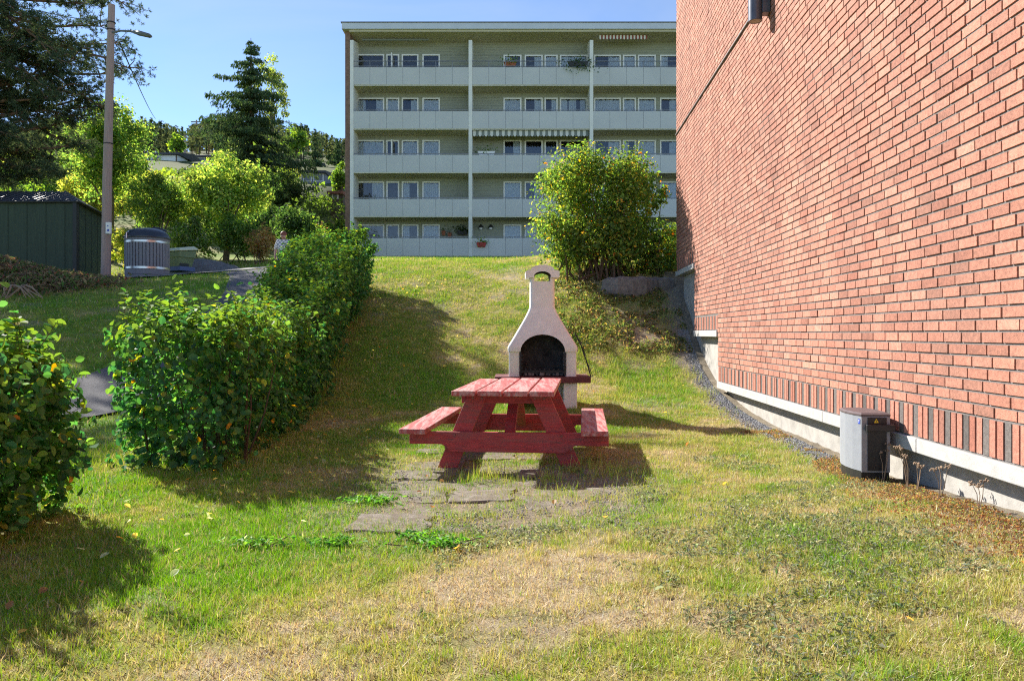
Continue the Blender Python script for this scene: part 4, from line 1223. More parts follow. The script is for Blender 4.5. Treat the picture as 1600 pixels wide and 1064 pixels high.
def waste_container():
    c = at(230, 435, 23); cx, cy_ = c.x, c.y; zb = hz(cx, cy_) - .02
    root = thing('waste_container', (cx, cy_, zb), 'round grey slatted underground waste container with domed dark lid', 'waste container')
    R = .62; z1 = at(0, 357, 23).z
    zb0 = at(0, 433, 23).z
    mb = MB(); mb.lathe(cx, cy_, [(R * .96, zb - .5), (R * .96, zb0 + .04), (R * .985, zb0 + .05), (R * .985, zb0 + .20), (R * .95, zb0 + .21), (R * .95, z1 - .38)], 40); mb.build('drum', M_slat, root, smooth=True)
    zs0, zs1 = zb0 + .20, z1 - .47
    n = 40; me = None
    for k in range(n):
        a = 2 * math.pi * k / n; ca, sa = math.cos(a), math.sin(a)
        if me is None:
            m_ = MB(); m_.box(-.02, -.036, 0, .022, .036, zs1 - zs0)
            o = m_.build('slat', M_slat, root, recenter=False); me = o.data; o.location = (0, 0, 0)
        else:
            o = bpy.data.objects.new('slat', me); COL.objects.link(o); o.parent = root
        o.location = Vector((cx + ca * R * .96, cy_ + sa * R * .96, zs0)) - ORG[root.name]; o.rotation_euler = (0, 0, a)
    for z in (zb0 + .21, z1 - .475):
        mb = MB(); mb.lathe(cx, cy_, [(R * .97, z), (R * 1.01, z + .005), (R * 1.01, z + .065), (R * .97, z + .07)], 40); mb.build('steel_band', M_steel, root, smooth=True)
    mb = MB(); mb.lathe(cx, cy_, [(R * .97, z1 - .41), (R * 1.0, z1 - .40), (R * 1.0, z1 - .30), (R * .97, z1 - .29)], 40); mb.build('collar', M_slat, root, smooth=True)
    prof_ = [(R * 1.0, z1 - .335), (R * 1.055, z1 - .33), (R * 1.06, z1 - .29), (R * 1.0, z1 - .25)]
    for i in range(1, 9):
        a = i / 8 * math.pi / 2; prof_.append((max(.01, R * .98 * math.cos(a) ** .8), z1 - .25 + .25 * math.sin(a)))
    mb = MB(); mb.lathe(cx, cy_, prof_, 40); lid = mb.build('lid', M_lid, root, smooth=True)
    mb = MB(); mb.tube([(cx - R * .5, cy_ - R * .8, z1 - .15), (cx - R * .53, cy_ - R * .92, z1 - .2), (cx - R * .53, cy_ - R * .93, z1 - .36)], .018, 6); mb.build('latch', M_steel, lid)
    mb = MB(); mb.tube([(cx, cy_ + .2, z1 - .02), (cx + .1, cy_ + .25, z1 + .045), (cx + .3, cy_ + .3, z1 + .02), (cx + .42, cy_ + .3, z1 - .06)], .04, 8); mb.build('handle', M_lid, lid)
waste_container()

def grit_bin():
    Y = 27.5; p = at(277, 421, Y); zb = hz(p.x, p.y); zb = p.z
    root = thing('grit_bin', (p.x, p.y, zb), 'pale green plastic grit bin with sloping lid beside waste container', 'grit bin')
    yaw = math.radians(-28); A_ = Vector((math.cos(yaw), math.sin(yaw), 0)); B_ = Vector((-math.sin(yaw), math.cos(yaw), 0))
    c = Vector((p.x - .1, p.y + .3, 0))
    def rg(a, b, z, dz=0): return [c + A_ * sx * a + B_ * sy * b + Vector((0, 0, z + (dz if sy > 0 else 0))) for sx, sy in ((-1, -1), (1, -1), (1, 1), (-1, 1))]
    mb = MB(); mb.loft([rg(.40, .27, zb + .1), rg(.47, .32, zb + .42), rg(.50, .34, zb + .43), rg(.52, .36, zb + .62, .08)]); mb.build('body', M_gritgrn, root, bevel=.02)
    mb = MB(); mb.loft([rg(.56, .40, zb + .63, .09), rg(.57, .41, zb + .67, .10), rg(.48, .30, zb + .76, .1)]); mb.build('lid', M_gritlid, root, bevel=.02)
    mb = MB(); mb.loft([rg(.5, .32, zb - .05), rg(.5, .32, zb + .1)]); mb.build('pallet', M_palletb, root)
    mb = MB(); q_ = c + A_ * .45 - B_ * .1; mb.obox(q_ + Vector((0, 0, zb + .16)), A_ * .02, B_ * .18, Vector((0, 0, .05))); mb.build('chute', M_boxdark, root)
grit_bin()

# grey heap of stone chippings behind the grit bin
def heap(name, px_, py_, Y, rx, ry, h, mat, label, cat, seed):
    p = at(px_, py_, Y); r = np.random.default_rng(seed)
    n = 26; xs, ys = np.meshgrid(np.linspace(-1, 1, n), np.linspace(-1, 1, n)); x = xs.ravel(); y = ys.ravel()
    X = p.x + x * rx; Yv = p.y + y * ry
    rr = np.hypot(x, y)
    z = H(X, Yv) - .1 + h * np.clip(1.05 - rr ** 1.6, -.2, 1) + (fbm(X * 3, Yv * 3, seed) - .5) * .25
    i, j = np.meshgrid(np.arange(n - 1), np.arange(n - 1)); q_ = (j * n + i).ravel()
    o = np_mesh(name, np.stack([X, Yv, z], 1), np.stack([q_, q_ + 1, q_ + n + 1, q_ + n], 1).ravel(), 4, mat, smooth=True)
    return tag(o, label, cat)
heap('stone_heap', 318, 414, 30, 1.6, 1.3, .62, M_stone, 'low grey heap of stone chippings behind grit bin', 'heap', 61)

# bank stones below the big shrub
for i, (px_, py_, Y, a, b, h, lb) in enumerate(((985, 438, 16.7, .62, .3, .3, 'broad flat grey stone set in bank under big shrub'), (1030, 425, 16.9, .30, .2, .2, 'smaller dark stone on bank beside the brick wall end'))):
    p = at(px_, py_, Y); r_ = random.Random(i); zz = hz(p.x, p.y)
    rg = lambda k, z: [(p.x + math.cos(t) * a * k * (1 + .15 * math.sin(3 * t + i)), p.y + math.sin(t) * b * k, zz + z + .02 * math.sin(5 * t)) for t in [q_ * math.pi / 6 for q_ in range(12)]]
    o = MB().loft([rg(.9, -.15), rg(1, 0), rg(.97, h * .8), rg(.75, h)]).build('bank_stone', M_stone, bevel=.01)
    tag(o, lb, 'stone')

# ------------------------------------------------------------------ trees
def crown(root, ctr, ext, n, size, cols, wts, seed, clumps=50, spread=(.18, .36), lower=.0, droop=0, mat=None, asp=.62):
    r = np.random.default_rng(seed)
    c = unit(r.normal(size=(clumps, 3))) * (r.random((clumps, 1)) ** .45)
    if lower: c[:, 2] = np.where(c[:, 2] < -lower, -c[:, 2] * r.random(clumps), c[:, 2])
    cc = np.array(ctr) + c * np.array(ext) * .85
    cr = r.uniform(*spread, clumps) * np.mean(ext)
    tint = r.normal(1, .18, clumps)
    idx = r.integers(0, clumps, n)
    dirs = unit(r.normal(size=(n, 3)) * np.array([1, 1, .75]))
    P = cc[idx] + dirs * (cr[idx] * r.random(n) ** .4)[:, None]
    P[:, 2] -= droop * r.random(n)
    nr = dirs * .6 + r.normal(size=(n, 3)) * .6 + np.array([0, 0, .5])
    col = pal(r, n, cols, wts) * tint[idx][:, None]
    leaves('crown', P, size * r.uniform(.6, 1.35, n), nr, np.clip(col, .003, .9), mat or M_leaf, root, 'rhomb', asp, r=r)['kind'] = 'stuff'
    return cc

def tree(name, px_, py_, Y, w_px, h_px, n, size, cols, wts, label, seed, trunk=.16, group=None, clumps=46, cat='tree', low=.3, spread=(.18, .36)):
    p = at(px_, py_, Y); zb = hz(p.x, p.y); r = np.random.default_rng(seed + 7)
    ztop = at(px_, py_ - h_px, Y).z; hgt = ztop - zb; rx = w_px / 2 / 1200 * Y
    n = int(n * 1.5); size = size * .78
    root = thing(name, (p.x, p.y, zb), label, cat, group)
    ctr = (p.x, p.y, zb + hgt * (.5 + low * .35)); ext = (rx, rx * .9, hgt * (.5 - low * .3))
    cc = crown(root, ctr, ext, n, size, cols, wts, seed, clumps, spread=spread, lower=.6)
    mb = MB(); top = Vector((p.x + r.normal(0, .1), p.y, zb + hgt * .7))
    mid = Vector((p.x + r.normal(0, .08) * rx, p.y, zb + hgt * .35))
    mb.tube([(p.x, p.y, zb - .3), mid, top], [trunk, trunk * .75, trunk * .25], 8)
    for i in range(min(16, len(cc))):
        t = Vector(cc[i]); f = r.uniform(.2, .8); s0 = Vector((p.x, p.y, zb)).lerp(mid, f * 1.2) if r.random() < .5 else mid.lerp(top, f)
        m_ = s0.lerp(t, .5) + Vector((0, 0, .1 * rx)); mb.tube([s0, m_, t], [trunk * .4, trunk * .25, trunk * .08], 5, cap=False)
    mb.build('trunk', M_bark, root)
    return root

MAPLE = [(.06, .11, .03), (.10, .155, .04), (.17, .21, .05), (.24, .25, .07)]
GREEN = [(.045, .09, .018), (.08, .13, .025), (.14, .19, .03)]
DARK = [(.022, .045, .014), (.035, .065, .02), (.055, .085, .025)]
YEL = [(.10, .145, .035), (.17, .20, .045), (.26, .26, .07), (.32, .28, .08)]
GREY = [(.09, .12, .06), (.13, .15, .08), (.18, .19, .10)]
tree('maple_tree', 172, 330, 34, 150, 180, 9000, .19, MAPLE, [4, 4, 2, .5], 'broad sunlit green tree rising behind wooden light pole', 301, .17, low=.4, clumps=60)
tree('maple_tree', 352, 392, 34, 150, 152, 9500, .18, MAPLE, [3, 4, 3.4, 1.2], 'bright yellow green tree in front of tall spruce', 302, .15, low=.25, clumps=60)
tree('young_tree', 232, 345, 40, 70, 78, 3000, .19, YEL, [2, 3, 2, .6], 'slim yellow green young tree right of wooden light pole', 303, .1)
tree('young_tree', 285, 372, 36, 90, 104, 4200, .17, GREY + YEL[:2], [2, 2, 1, 2, 1.5], 'grey green young tree above waste container', 304, .1)
tree('young_tree', 248, 385, 33, 100, 116, 5200, .16, MAPLE, [4, 4, 2.4, .5], 'leafy green young tree directly behind waste container', 305, .1)
FT = 'trees along the wild slope'
for i, (px_, py_, Y, w, h, cols, wts, lb) in enumerate((
        (30, 300, 52, 110, 70, MAPLE, [3, 3, 2, 1], 'leafy green tree under pine branches at picture edge'),
        (95, 318, 48, 100, 90, MAPLE, [4, 4, 2, .5], 'green tree between shed roof and light pole'),
        (215, 322, 46, 110, 46, YEL, [3, 3, 1.5, .5], 'low yellow green tree below white hillside house, nearer the pole'),
        (262, 330, 48, 90, 44, GREY + YEL[:2], [1, 1, 1, 2, 2], 'pale grey green tree below white hillside house'),
        (305, 330, 50, 100, 54, MAPLE, [3, 4, 3, 1], 'round sunny green tree below brown hillside house'),
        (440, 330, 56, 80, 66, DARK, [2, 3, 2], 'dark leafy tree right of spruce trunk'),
        (140, 350, 40, 90, 90, YEL, [2, 3, 2, 1], 'bushy yellow tree standing left of light pole'))):
    tree('young_tree', px_, py_, Y, w, h, 4200, .22, cols, wts, lb, 340 + i, .12, group=FT, low=.15)
SH = 'shrubs on the wild slope'
def shr(px_, py_, Y, w, h, n, size, cols, wts, label, seed, shape='ball', cat='shrub'):
    p = at(px_, py_, Y); m = Y / 1200
    return bush('shrub', (p.x, p.y), w * m / 2, w * m / 2, h * m, n, size, cols, wts, label, seed, cat=cat, shape=shape, stems=8, clumps=34, group=SH)
shr(205, 400, 30, 80, 75, 3600, .14, YEL, [2, 3, 2, 1], 'yellow shrub between light pole and waste container', 311)
shr(110, 330, 36, 110, 60, 3400, .17, YEL, [2, 2, 3, 1.4], 'golden yellow shrub showing above green shed roof', 312)
shr(40, 300, 44, 60, 40, 1500, .2, GREEN, [1, 2, 2], 'small green shrub above shed roof at picture edge', 313)
shr(300, 396, 32, 90, 80, 4200, .13, GREEN + GREY, [2, 2, 1, 1, 1, 1], 'dense grey green shrub above stone heap', 314)
shr(372, 398, 33, 80, 80, 3800, .14, MAPLE, [5, 4, 1, .2], 'green shrub at foot of bright yellow green tree', 315)
shr(408, 392, 32, 56, 62, 2600, .10, [(.16, .11, .06), (.24, .16, .08), (.14, .14, .05)], [2, 2, 1], 'rusty brown seeding shrub left of person', 316)
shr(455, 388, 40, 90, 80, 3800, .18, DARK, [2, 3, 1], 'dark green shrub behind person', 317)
shr(470, 340, 46, 90, 60, 3000, .2, GREEN + [(.25, .13, .07)], [2, 2, 1, .6], 'mixed green shrub below grey cabin', 318)
shr(505, 352, 44, 60, 36, 2400, .16, DARK + GREY[:1], [1, 2, 2, 1], 'round blue green shrub beside apartment block corner', 319)
shr(520, 330, 52, 50, 75, 2400, .2, GREEN, [2, 3, 1.5], 'upright green shrub close to apartment block corner', 320)
shr(500, 308, 60, 70, 30, 1800, .22, GREY + YEL[:1], [2, 2, 1, 1], 'pale shrub on slope under red tiled roof', 321)
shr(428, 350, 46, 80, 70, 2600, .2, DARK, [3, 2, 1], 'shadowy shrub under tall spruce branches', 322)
shr(330, 330, 44, 90, 60, 3000, .2, MAPLE, [3, 3, 2.5, 1], 'light green shrub below left roofed house', 323)
shr(20, 395, 40, 120, 90, 2600, .2, GREEN, [2, 2, 1], 'green shrub hidden behind the shed', 324)

def spruce(name, px_, py_, Y, w_px, h_px, label, seed, n_wh=34, dens=1.0, group=None):
    p = at(px_, py_, Y); zb = hz(p.x, p.y); r = np.random.default_rng(seed)
    ztop = at(px_, py_ - h_px, Y).z; hg = ztop - zb; R = w_px / 2 / 1200 * Y
    root = thing(name, (p.x, p.y, zb), label, 'tree', group)
    Ps, Ns, Cs, Ss, As = [], [], [], [], []
    mb = MB(); mb.tube([(p.x, p.y, zb - .5), (p.x, p.y, zb + hg * .5), (p.x, p.y, ztop)], [.028 * hg * .6, .016 * hg * .6, .02], 8)
    for w in range(n_wh):
        f = .05 + .95 * (w + r.uniform(-.5, .5)) / n_wh; f = min(f, .985); z = zb + hg * f
        br = R * (1 - f) ** .72 * (1.0 if f > .12 else .85)
        for b in range(int(5 + 4 * (1 - f))):
            a = r.random() * 2 * math.pi; L = br * r.uniform(.4, 1.2) * (.8 + .4 * math.sin(w * 1.7 + a))
            d = np.array([math.cos(a), math.sin(a), 0]); 
            tip = np.array([p.x, p.y, z]) + d * L + np.array([0, 0, -L * .28 + L * .1])
            base = np.array([p.x, p.y, z])
            mb.tube([base, base + d * L * .5 + np.array([0, 0, -L * .16]), tip], [.03, .02, .006], 4, cap=False)
            n = int((10 + 26 * L) * dens)
            t = r.random(n) ** .75
            pos = base + d * (L * t)[:, None]; pos[:, 2] += -L * .3 * t + L * .12 * t ** 3
            lat = np.array([-d[1], d[0], 0]); wd = (.12 + .2 * L * (1 - t) * t * 2)
            sd = r.normal(size=n)
            pos = pos + lat * (sd * wd)[:, None]
            hang = r.random(n) * .35 * (.3 + L * .16)
            pos[:, 2] -= hang
            Ps.append(pos); Ns.append(d * .4 + lat * sd[:, None] * .5 + r.normal(size=(n, 3)) * .4)
            As.append(np.tile(np.array([[0, 0, -1.]]), (n, 1)) + d * .5)
            cc = pal(r, n, [(.022, .044, .02), (.038, .062, .026), (.06, .085, .036)], [3, 3, 1.4]); Cs.append(cc)
            Ss.append(r.uniform(.16, .42, n) * (.55 + .45 * min(1, L / 2)))
    P = np.concatenate(Ps); leaves('crown', P, np.concatenate(Ss) * Y / 64, np.concatenate(Ns), np.concatenate(Cs), M_needle, root, 'rhomb', .36, .05, axis=np.concatenate(As), r=r)['kind'] = 'stuff'
    mb.build('trunk', M_bark, root)
    return root
spruce('spruce_tree', 392, 352, 64, 256, 292, 'tall dark spruce tree standing left of apartment block', 401, 48, 1.7)
# birch crown showing behind the spruce on its right
tree('birch_tree', 425, 300, 72, 74, 216, 2600, .26, [(.07, .10, .025), (.12, .15, .035), (.17, .18, .05)], [2, 3, 1], 'loose birch with hanging twigs behind the tall spruce', 402, .14, clumps=30, low=.6, spread=(.14, .26))

def pine_near():
    r = np.random.default_rng(77)
    bx, by = -19.3, 26.5; zb = hz(bx, by)
    root = thing('pine_tree', (bx, by, zb), 'large pine tree with dark needled branches filling top corner', 'tree')
    mb = MB(); mb.tube([(bx, by, zb - .4), (bx + .2, by, zb + 5), (bx + .1, by, zb + 8), (bx + .4, by, zb + 12)], [.36, .3, .22, .08], 10)
    tips = []
    for i in range(66):
        z = zb + 3.4 + (i / 66) ** .9 * 7.2 + r.normal(0, .2); a = r.random() * 2 * math.pi
        if i % 3 < 2: a = r.uniform(-1.25, .75)
        f = (z - zb - 3.4) / 7.2
        L = (4.3 + 1.7 * float(sstep(.45, .8, f)) - 1.0 * max(0, .2 - f) * 5) * r.uniform(.6, 1.06)
        base = np.array([bx + .1, by, z]); d = np.array([math.cos(a), math.sin(a), 0])
        pts = [base]; cur = base.copy(); dirv = d + np.array([0, 0, r.uniform(.0, .3) if f < .5 else r.uniform(-.12, .08)])
        n = 7
        for k in range(n):
            cur = cur + dirv * L / n; dirv = unit((dirv + r.normal(0, .16, 3) + np.array([0, 0, -.03 + (.06 if k > 3 else 0)]))[None])[0]
            pts.append(cur.copy())
        mb.tube(pts, [.085 * (1 - k / (n + .5)) + .012 for k in range(n + 1)], 6, cap=False)
        for k in range(2, n + 1):
            for q_ in range(4 if k < 4 else 5):
                sub = unit(r.normal(size=(1, 3)) * np.array([1, 1, .45]) + dirv * .7)[0]; l2 = L * r.uniform(.10, .24) * (1.25 - k / (n + 6))
                e = pts[k] + sub * l2
                mb.tube([pts[k], (pts[k] + e) / 2 + r.normal(0, .05, 3), e], [.02, .014, .006], 4, cap=False)
                for s_ in range(9):
                    t = r.uniform(.35, 1.1); tips.append(np.concatenate([pts[k] + (e - pts[k]) * t + r.normal(0, .11, 3), sub]))
    mb.build('trunk', M_bark_red, root)
    tips = np.array(tips); nt_ = len(tips); per = 20
    C = np.repeat(tips[:, :3], per, 0); sub = np.repeat(tips[:, 3:], per, 0)
    dirs = unit(r.normal(size=(nt_ * per, 3)) + sub * .6 + np.array([0, 0, .35])); ln = r.uniform(.07, .15, nt_ * per)
    col = pal(r, nt_ * per, [(.026, .044, .028), (.045, .066, .038), (.085, .10, .055)], [3, 3, 1.2])
    leaves('crown', C + dirs * (ln * .5)[:, None], ln, np.cross(dirs, r.normal(size=dirs.shape)), col, M_needle, root, 'rhomb', .17, .0, axis=dirs * 6, r=r)['kind'] = 'stuff'
pine_near()

# forest on the ridge
def forest():
    r = np.random.default_rng(501)
    V_, F_, Cc = [], [], []
    nb = 0
    n = 900
    for i in range(n):
        Y = r.uniform(150, 285)
        px_ = r.uniform(-40, 560) if r.random() < .85 else r.uniform(560, 1050)
        x = (px_ - 800) / 1200 * Y; z = hz(x, Y); hgt = r.uniform(6, 11)
        lim = 186 + 9 * math.sin(px_ * .05) + (18 if px_ > 440 else 0) + r.uniform(0, 14)
        if px_ < 560: hgt = min(hgt, (521 - lim) * Y / 1200 + EYE - z)
        if hgt < 3: continue
        kind = r.random(); w = hgt * (.17 if kind < .5 else .26)
        base = np.array([(.07, .105, .06), (.10, .13, .065), (.13, .155, .07)][r.integers(3)]) * r.normal(1, .15)
        m = 110
        if kind < .5:    # spruce
            f = r.random(m) ** .8; a = r.random(m) * 6.283; rad = w * (1 - f) * r.uniform(.3, 1.1, m); zz = z + hgt * (.08 + .92 * f)
        else:            # pine: rounded crown on a bare stem
            u = unit(r.normal(size=(m, 3))); a = np.arctan2(u[:, 1], u[:, 0]); rad = w * np.hypot(u[:, 0], u[:, 1]) * r.uniform(.4, 1.05, m); zz = z + hgt * .66 + u[:, 2] * hgt * .33
        P = np.stack([x + np.cos(a) * rad, Y + np.sin(a) * rad, zz], 1)
        s = r.uniform(.4, 1.0, (m, 1)) * (hgt / 9)
        t = unit(r.normal(size=(m, 3)) * np.array([1, 1, .4])); b = unit(np.cross(t, r.normal(size=(m, 3))))
        tri = np.stack([P - t * s * .6, P + t * s * .6, P + b * s * .9 * np.array([1, 1, .7]) + np.array([0, 0, -.2])], 1)
        # stem
        st = np.array([[(x - .14, Y, z - 1), (x + .14, Y, z - 1), (x, Y, z + hgt)]])
        tri = np.concatenate([tri, st]); cc = np.clip(base * r.normal(1, .22, (m, 1)), .004, 1); cc = np.concatenate([cc, [[.05, .045, .035]]])
        V_.append(tri.reshape(-1, 3)); Cc.append(np.repeat(cc, 3, 0))
    P = np.concatenate(V_)
    o = np_mesh('forest', P, np.arange(len(P)), 3, M_needle, col=np.concatenate(Cc))
    tag(o, 'dark conifer forest covering the ridge behind the houses', 'forest', kind='stuff')
forest()
def hillside_wood():
    r = np.random.default_rng(551); V_, Cc = [], []
    taken = [(190, 292, 266), (265, 345, 260), (430, 500, 262), (460, 520, 284), (25, 120, 276), (505, 545, 308)]
    for i in range(420):
        Y = r.uniform(48, 140); px_ = r.uniform(-30, 545); x = (px_ - 800) / 1200 * Y
        if x > -13 and Y < 64: continue
        z = hz(x, Y); w = r.uniform(1.4, 3.0) * (.7 + Y / 240); h = w * r.uniform(1.2, 2.0)
        lim = 214 + r.uniform(0, 20)
        for a, b, py in taken:
            if a - 10 < px_ < b + 10: lim = max(lim, py)
        h = min(h, (521 - lim) * Y / 1200 + EYE - z)
        if h < 1.0: continue
        m = 240; u = unit(r.normal(size=(m, 3))); u[:, 2] = np.abs(u[:, 2])
        P = np.array([x, Y, z]) + u * np.array([w, w, h]) * (r.random((m, 1)) ** .35) * (1 + .3 * (vnoise(u[:, 0] * 3 + i, u[:, 1] * 3, 5)[:, None] - .5))
        s = r.uniform(.08, .22, (m, 1)) * (.4 + Y / 110)
        t = unit(r.normal(size=(m, 3))); b = unit(np.cross(t, r.normal(size=(m, 3)) + u))
        tri = np.stack([P - t * s, P + t * s, P + b * s * 1.5], 1)
        base = np.array([(.10, .16, .035), (.17, .24, .04), (.28, .30, .05), (.07, .11, .035), (.15, .17, .09)][r.choice(5, p=[.3, .3, .12, .18, .1])])
        cc = np.clip(base * r.normal(1, .25, (m, 1)), .005, .9); V_.append(tri.reshape(-1, 3)); Cc.append(np.repeat(cc, 3, 0))
    P = np.concatenate(V_)
    o = np_mesh('undergrowth', P, np.arange(len(P)), 3, M_leaf, col=np.concatenate(Cc))
    tag(o, 'sunny green thicket covering the hillside around the houses', 'thicket', kind='stuff')
hillside_wood()
for i, (px_, py_, Y, w, h, lb) in enumerate(((492, 262, 120, 38, 62, 'dark pointed conifer on skyline left of apartment block'), (528, 262, 130, 34, 46, 'short dark conifer touching apartment block edge on skyline'), (517, 258, 160, 22, 44, 'slim far conifer between two skyline trees'))):
    spruce('conifer', px_, py_, Y, w, h, lb, 410 + i, 18, .5, 'skyline conifers')
tree('young_tree', 463, 262, 110, 44, 66, 1500, .5, GREEN, [2, 2, 1.4], 'round green tree on skyline right of tall spruce', 331, .15)
tree('young_tree', 276, 240, 105, 30, 32, 800, .5, GREEN, [1, 2, 2], 'small green tree among hillside house roofs', 332, .12)
tree('young_tree', 532, 298, 75, 36, 46, 1400, .32, GREEN, [2, 3, 1], 'dense green tree behind apartment block edge', 333, .1)

# ------------------------------------------------------------------ hillside houses
def house(name, px0, px1, py_base, py_eave, py_ridge, Y, depth, wallm, roofm, label, wins, yaw=0, gable=False):
    a = at(px0, py_base, Y); b = at(px1, py_base, Y); ze = at(0, py_eave, Y).z; zr = at(0, py_ridge, Y).z
    W = b.x - a.x; c = Vector(((a.x + b.x) / 2, Y, 0)); zb = min(a.z, hz(c.x, Y)) - 1.0
    root = thing(name, (c.x, Y, zb), label, 'house', 'houses on the hillside')
    mb = MB(); mb.box(a.x, Y, zb, b.x, Y + depth, ze); mb.build('wall', wallm, root)
    ov = W * .06
    mb = MB()
    if gable:
        pr = [(a.x - ov, Y - .4, ze - ov * .5), ((a.x + b.x) / 2, Y - .4, zr), (b.x + ov, Y - .4, ze - ov * .5), (b.x + ov, Y - .4, ze - ov * .5 + .3), ((a.x + b.x) / 2, Y - .4, zr + .35), (a.x - ov, Y - .4, ze - ov * .5 + .3)]
        mb.prism(pr, (0, depth + .8, 0)); mb.build('roof', roofm, root)
        mb = MB(); mb.prism([(a.x, Y + .02, ze - .1), (b.x, Y + .02, ze - .1), ((a.x + b.x) / 2, Y + .02, zr)], (0, depth - .04, 0)); mb.build('gable', wallm, root)
    else:
        pr = [(a.x - ov, Y - .5, ze), (a.x - ov, Y + depth / 2, zr), (a.x - ov, Y + depth + .5, ze), (a.x - ov, Y + depth + .5, ze - .25), (a.x - ov, Y - .5, ze - .25)]
        mb.prism(pr, (W + 2 * ov, 0, 0)); mb.build('roof', roofm, root)
    for (f0, f1, g0, g1) in wins:
        x0 = a.x + W * f0; x1 = a.x + W * f1; z0 = a.z + (ze - a.z) * g0; z1 = a.z + (ze - a.z) * g1
        mb = MB(); mb.box(x0 - .1, Y - .08, z0 - .1, x1 + .1, Y - .003, z1 + .1); w = mb.build('window', M_white, root)
        mb = MB(); mb.box(x0, Y - .1, z0, x1, Y - .082, z1); mb.build('pane', M_housegrey, w)
house('house', 205, 278, 262, 240, 229, 105, 9, M_white, M_roofdk, 'white house with dark roof above yellow shrubs', [(.46, .64, .2, .75)], gable=False)
house('house', 280, 330, 256, 244, 232, 118, 9, M_housebrown, M_roofdk, 'brown house with dark roof left of tall spruce', [(.2, .35, .3, .7), (.6, .8, .3, .7)])
house('house', 440, 492, 266, 257, 244, 122, 10, M_white, M_roofdk, 'pale house with long grey roof right of tall spruce', [(.2, .4, .3, .7)])
house('house', 471, 508, 288, 268, 262, 84, 6, M_housegrey, M_roofdk, 'grey cabin with white framed windows near apartment block', [(.12, .4, .25, .8), (.55, .9, .25, .8)])
house('house', 40, 104, 280, 263, 252, 110, 9, M_white, M_roofdk, 'white house glimpsed below the pine branches', [(.1, .25, .3, .8), (.35, .55, .3, .8), (.65, .85, .3, .8)])
house('house', 514, 536, 312, 300, 293, 70, 5, M_housebrown, M_warm, 'small outbuilding with red tiled roof by apartment block', [(.3, .6, .2, .7)])
# far utility pole among the houses
for px_, y0, y1, Y, lb in ((289, 252, 206, 112, 'grey utility pole with crossarm between hillside houses'), (307, 225, 188, 170, 'small dark utility pole on the forest skyline')):
    p = at(px_, y0, Y); q_ = at(px_, y1, Y); root = thing('utility_pole', p, lb, 'utility pole', 'utility poles on the hillside')
    MB().tube([p - Vector((0, 0, 3)), q_], [.22, .16], 8).build('pole', M_pole, root)
    MB().box(q_.x - 1.2, Y - .08, q_.z - .5, q_.x + 1.2, Y + .08, q_.z - .3).build('crossarm', M_lampgrey, root)

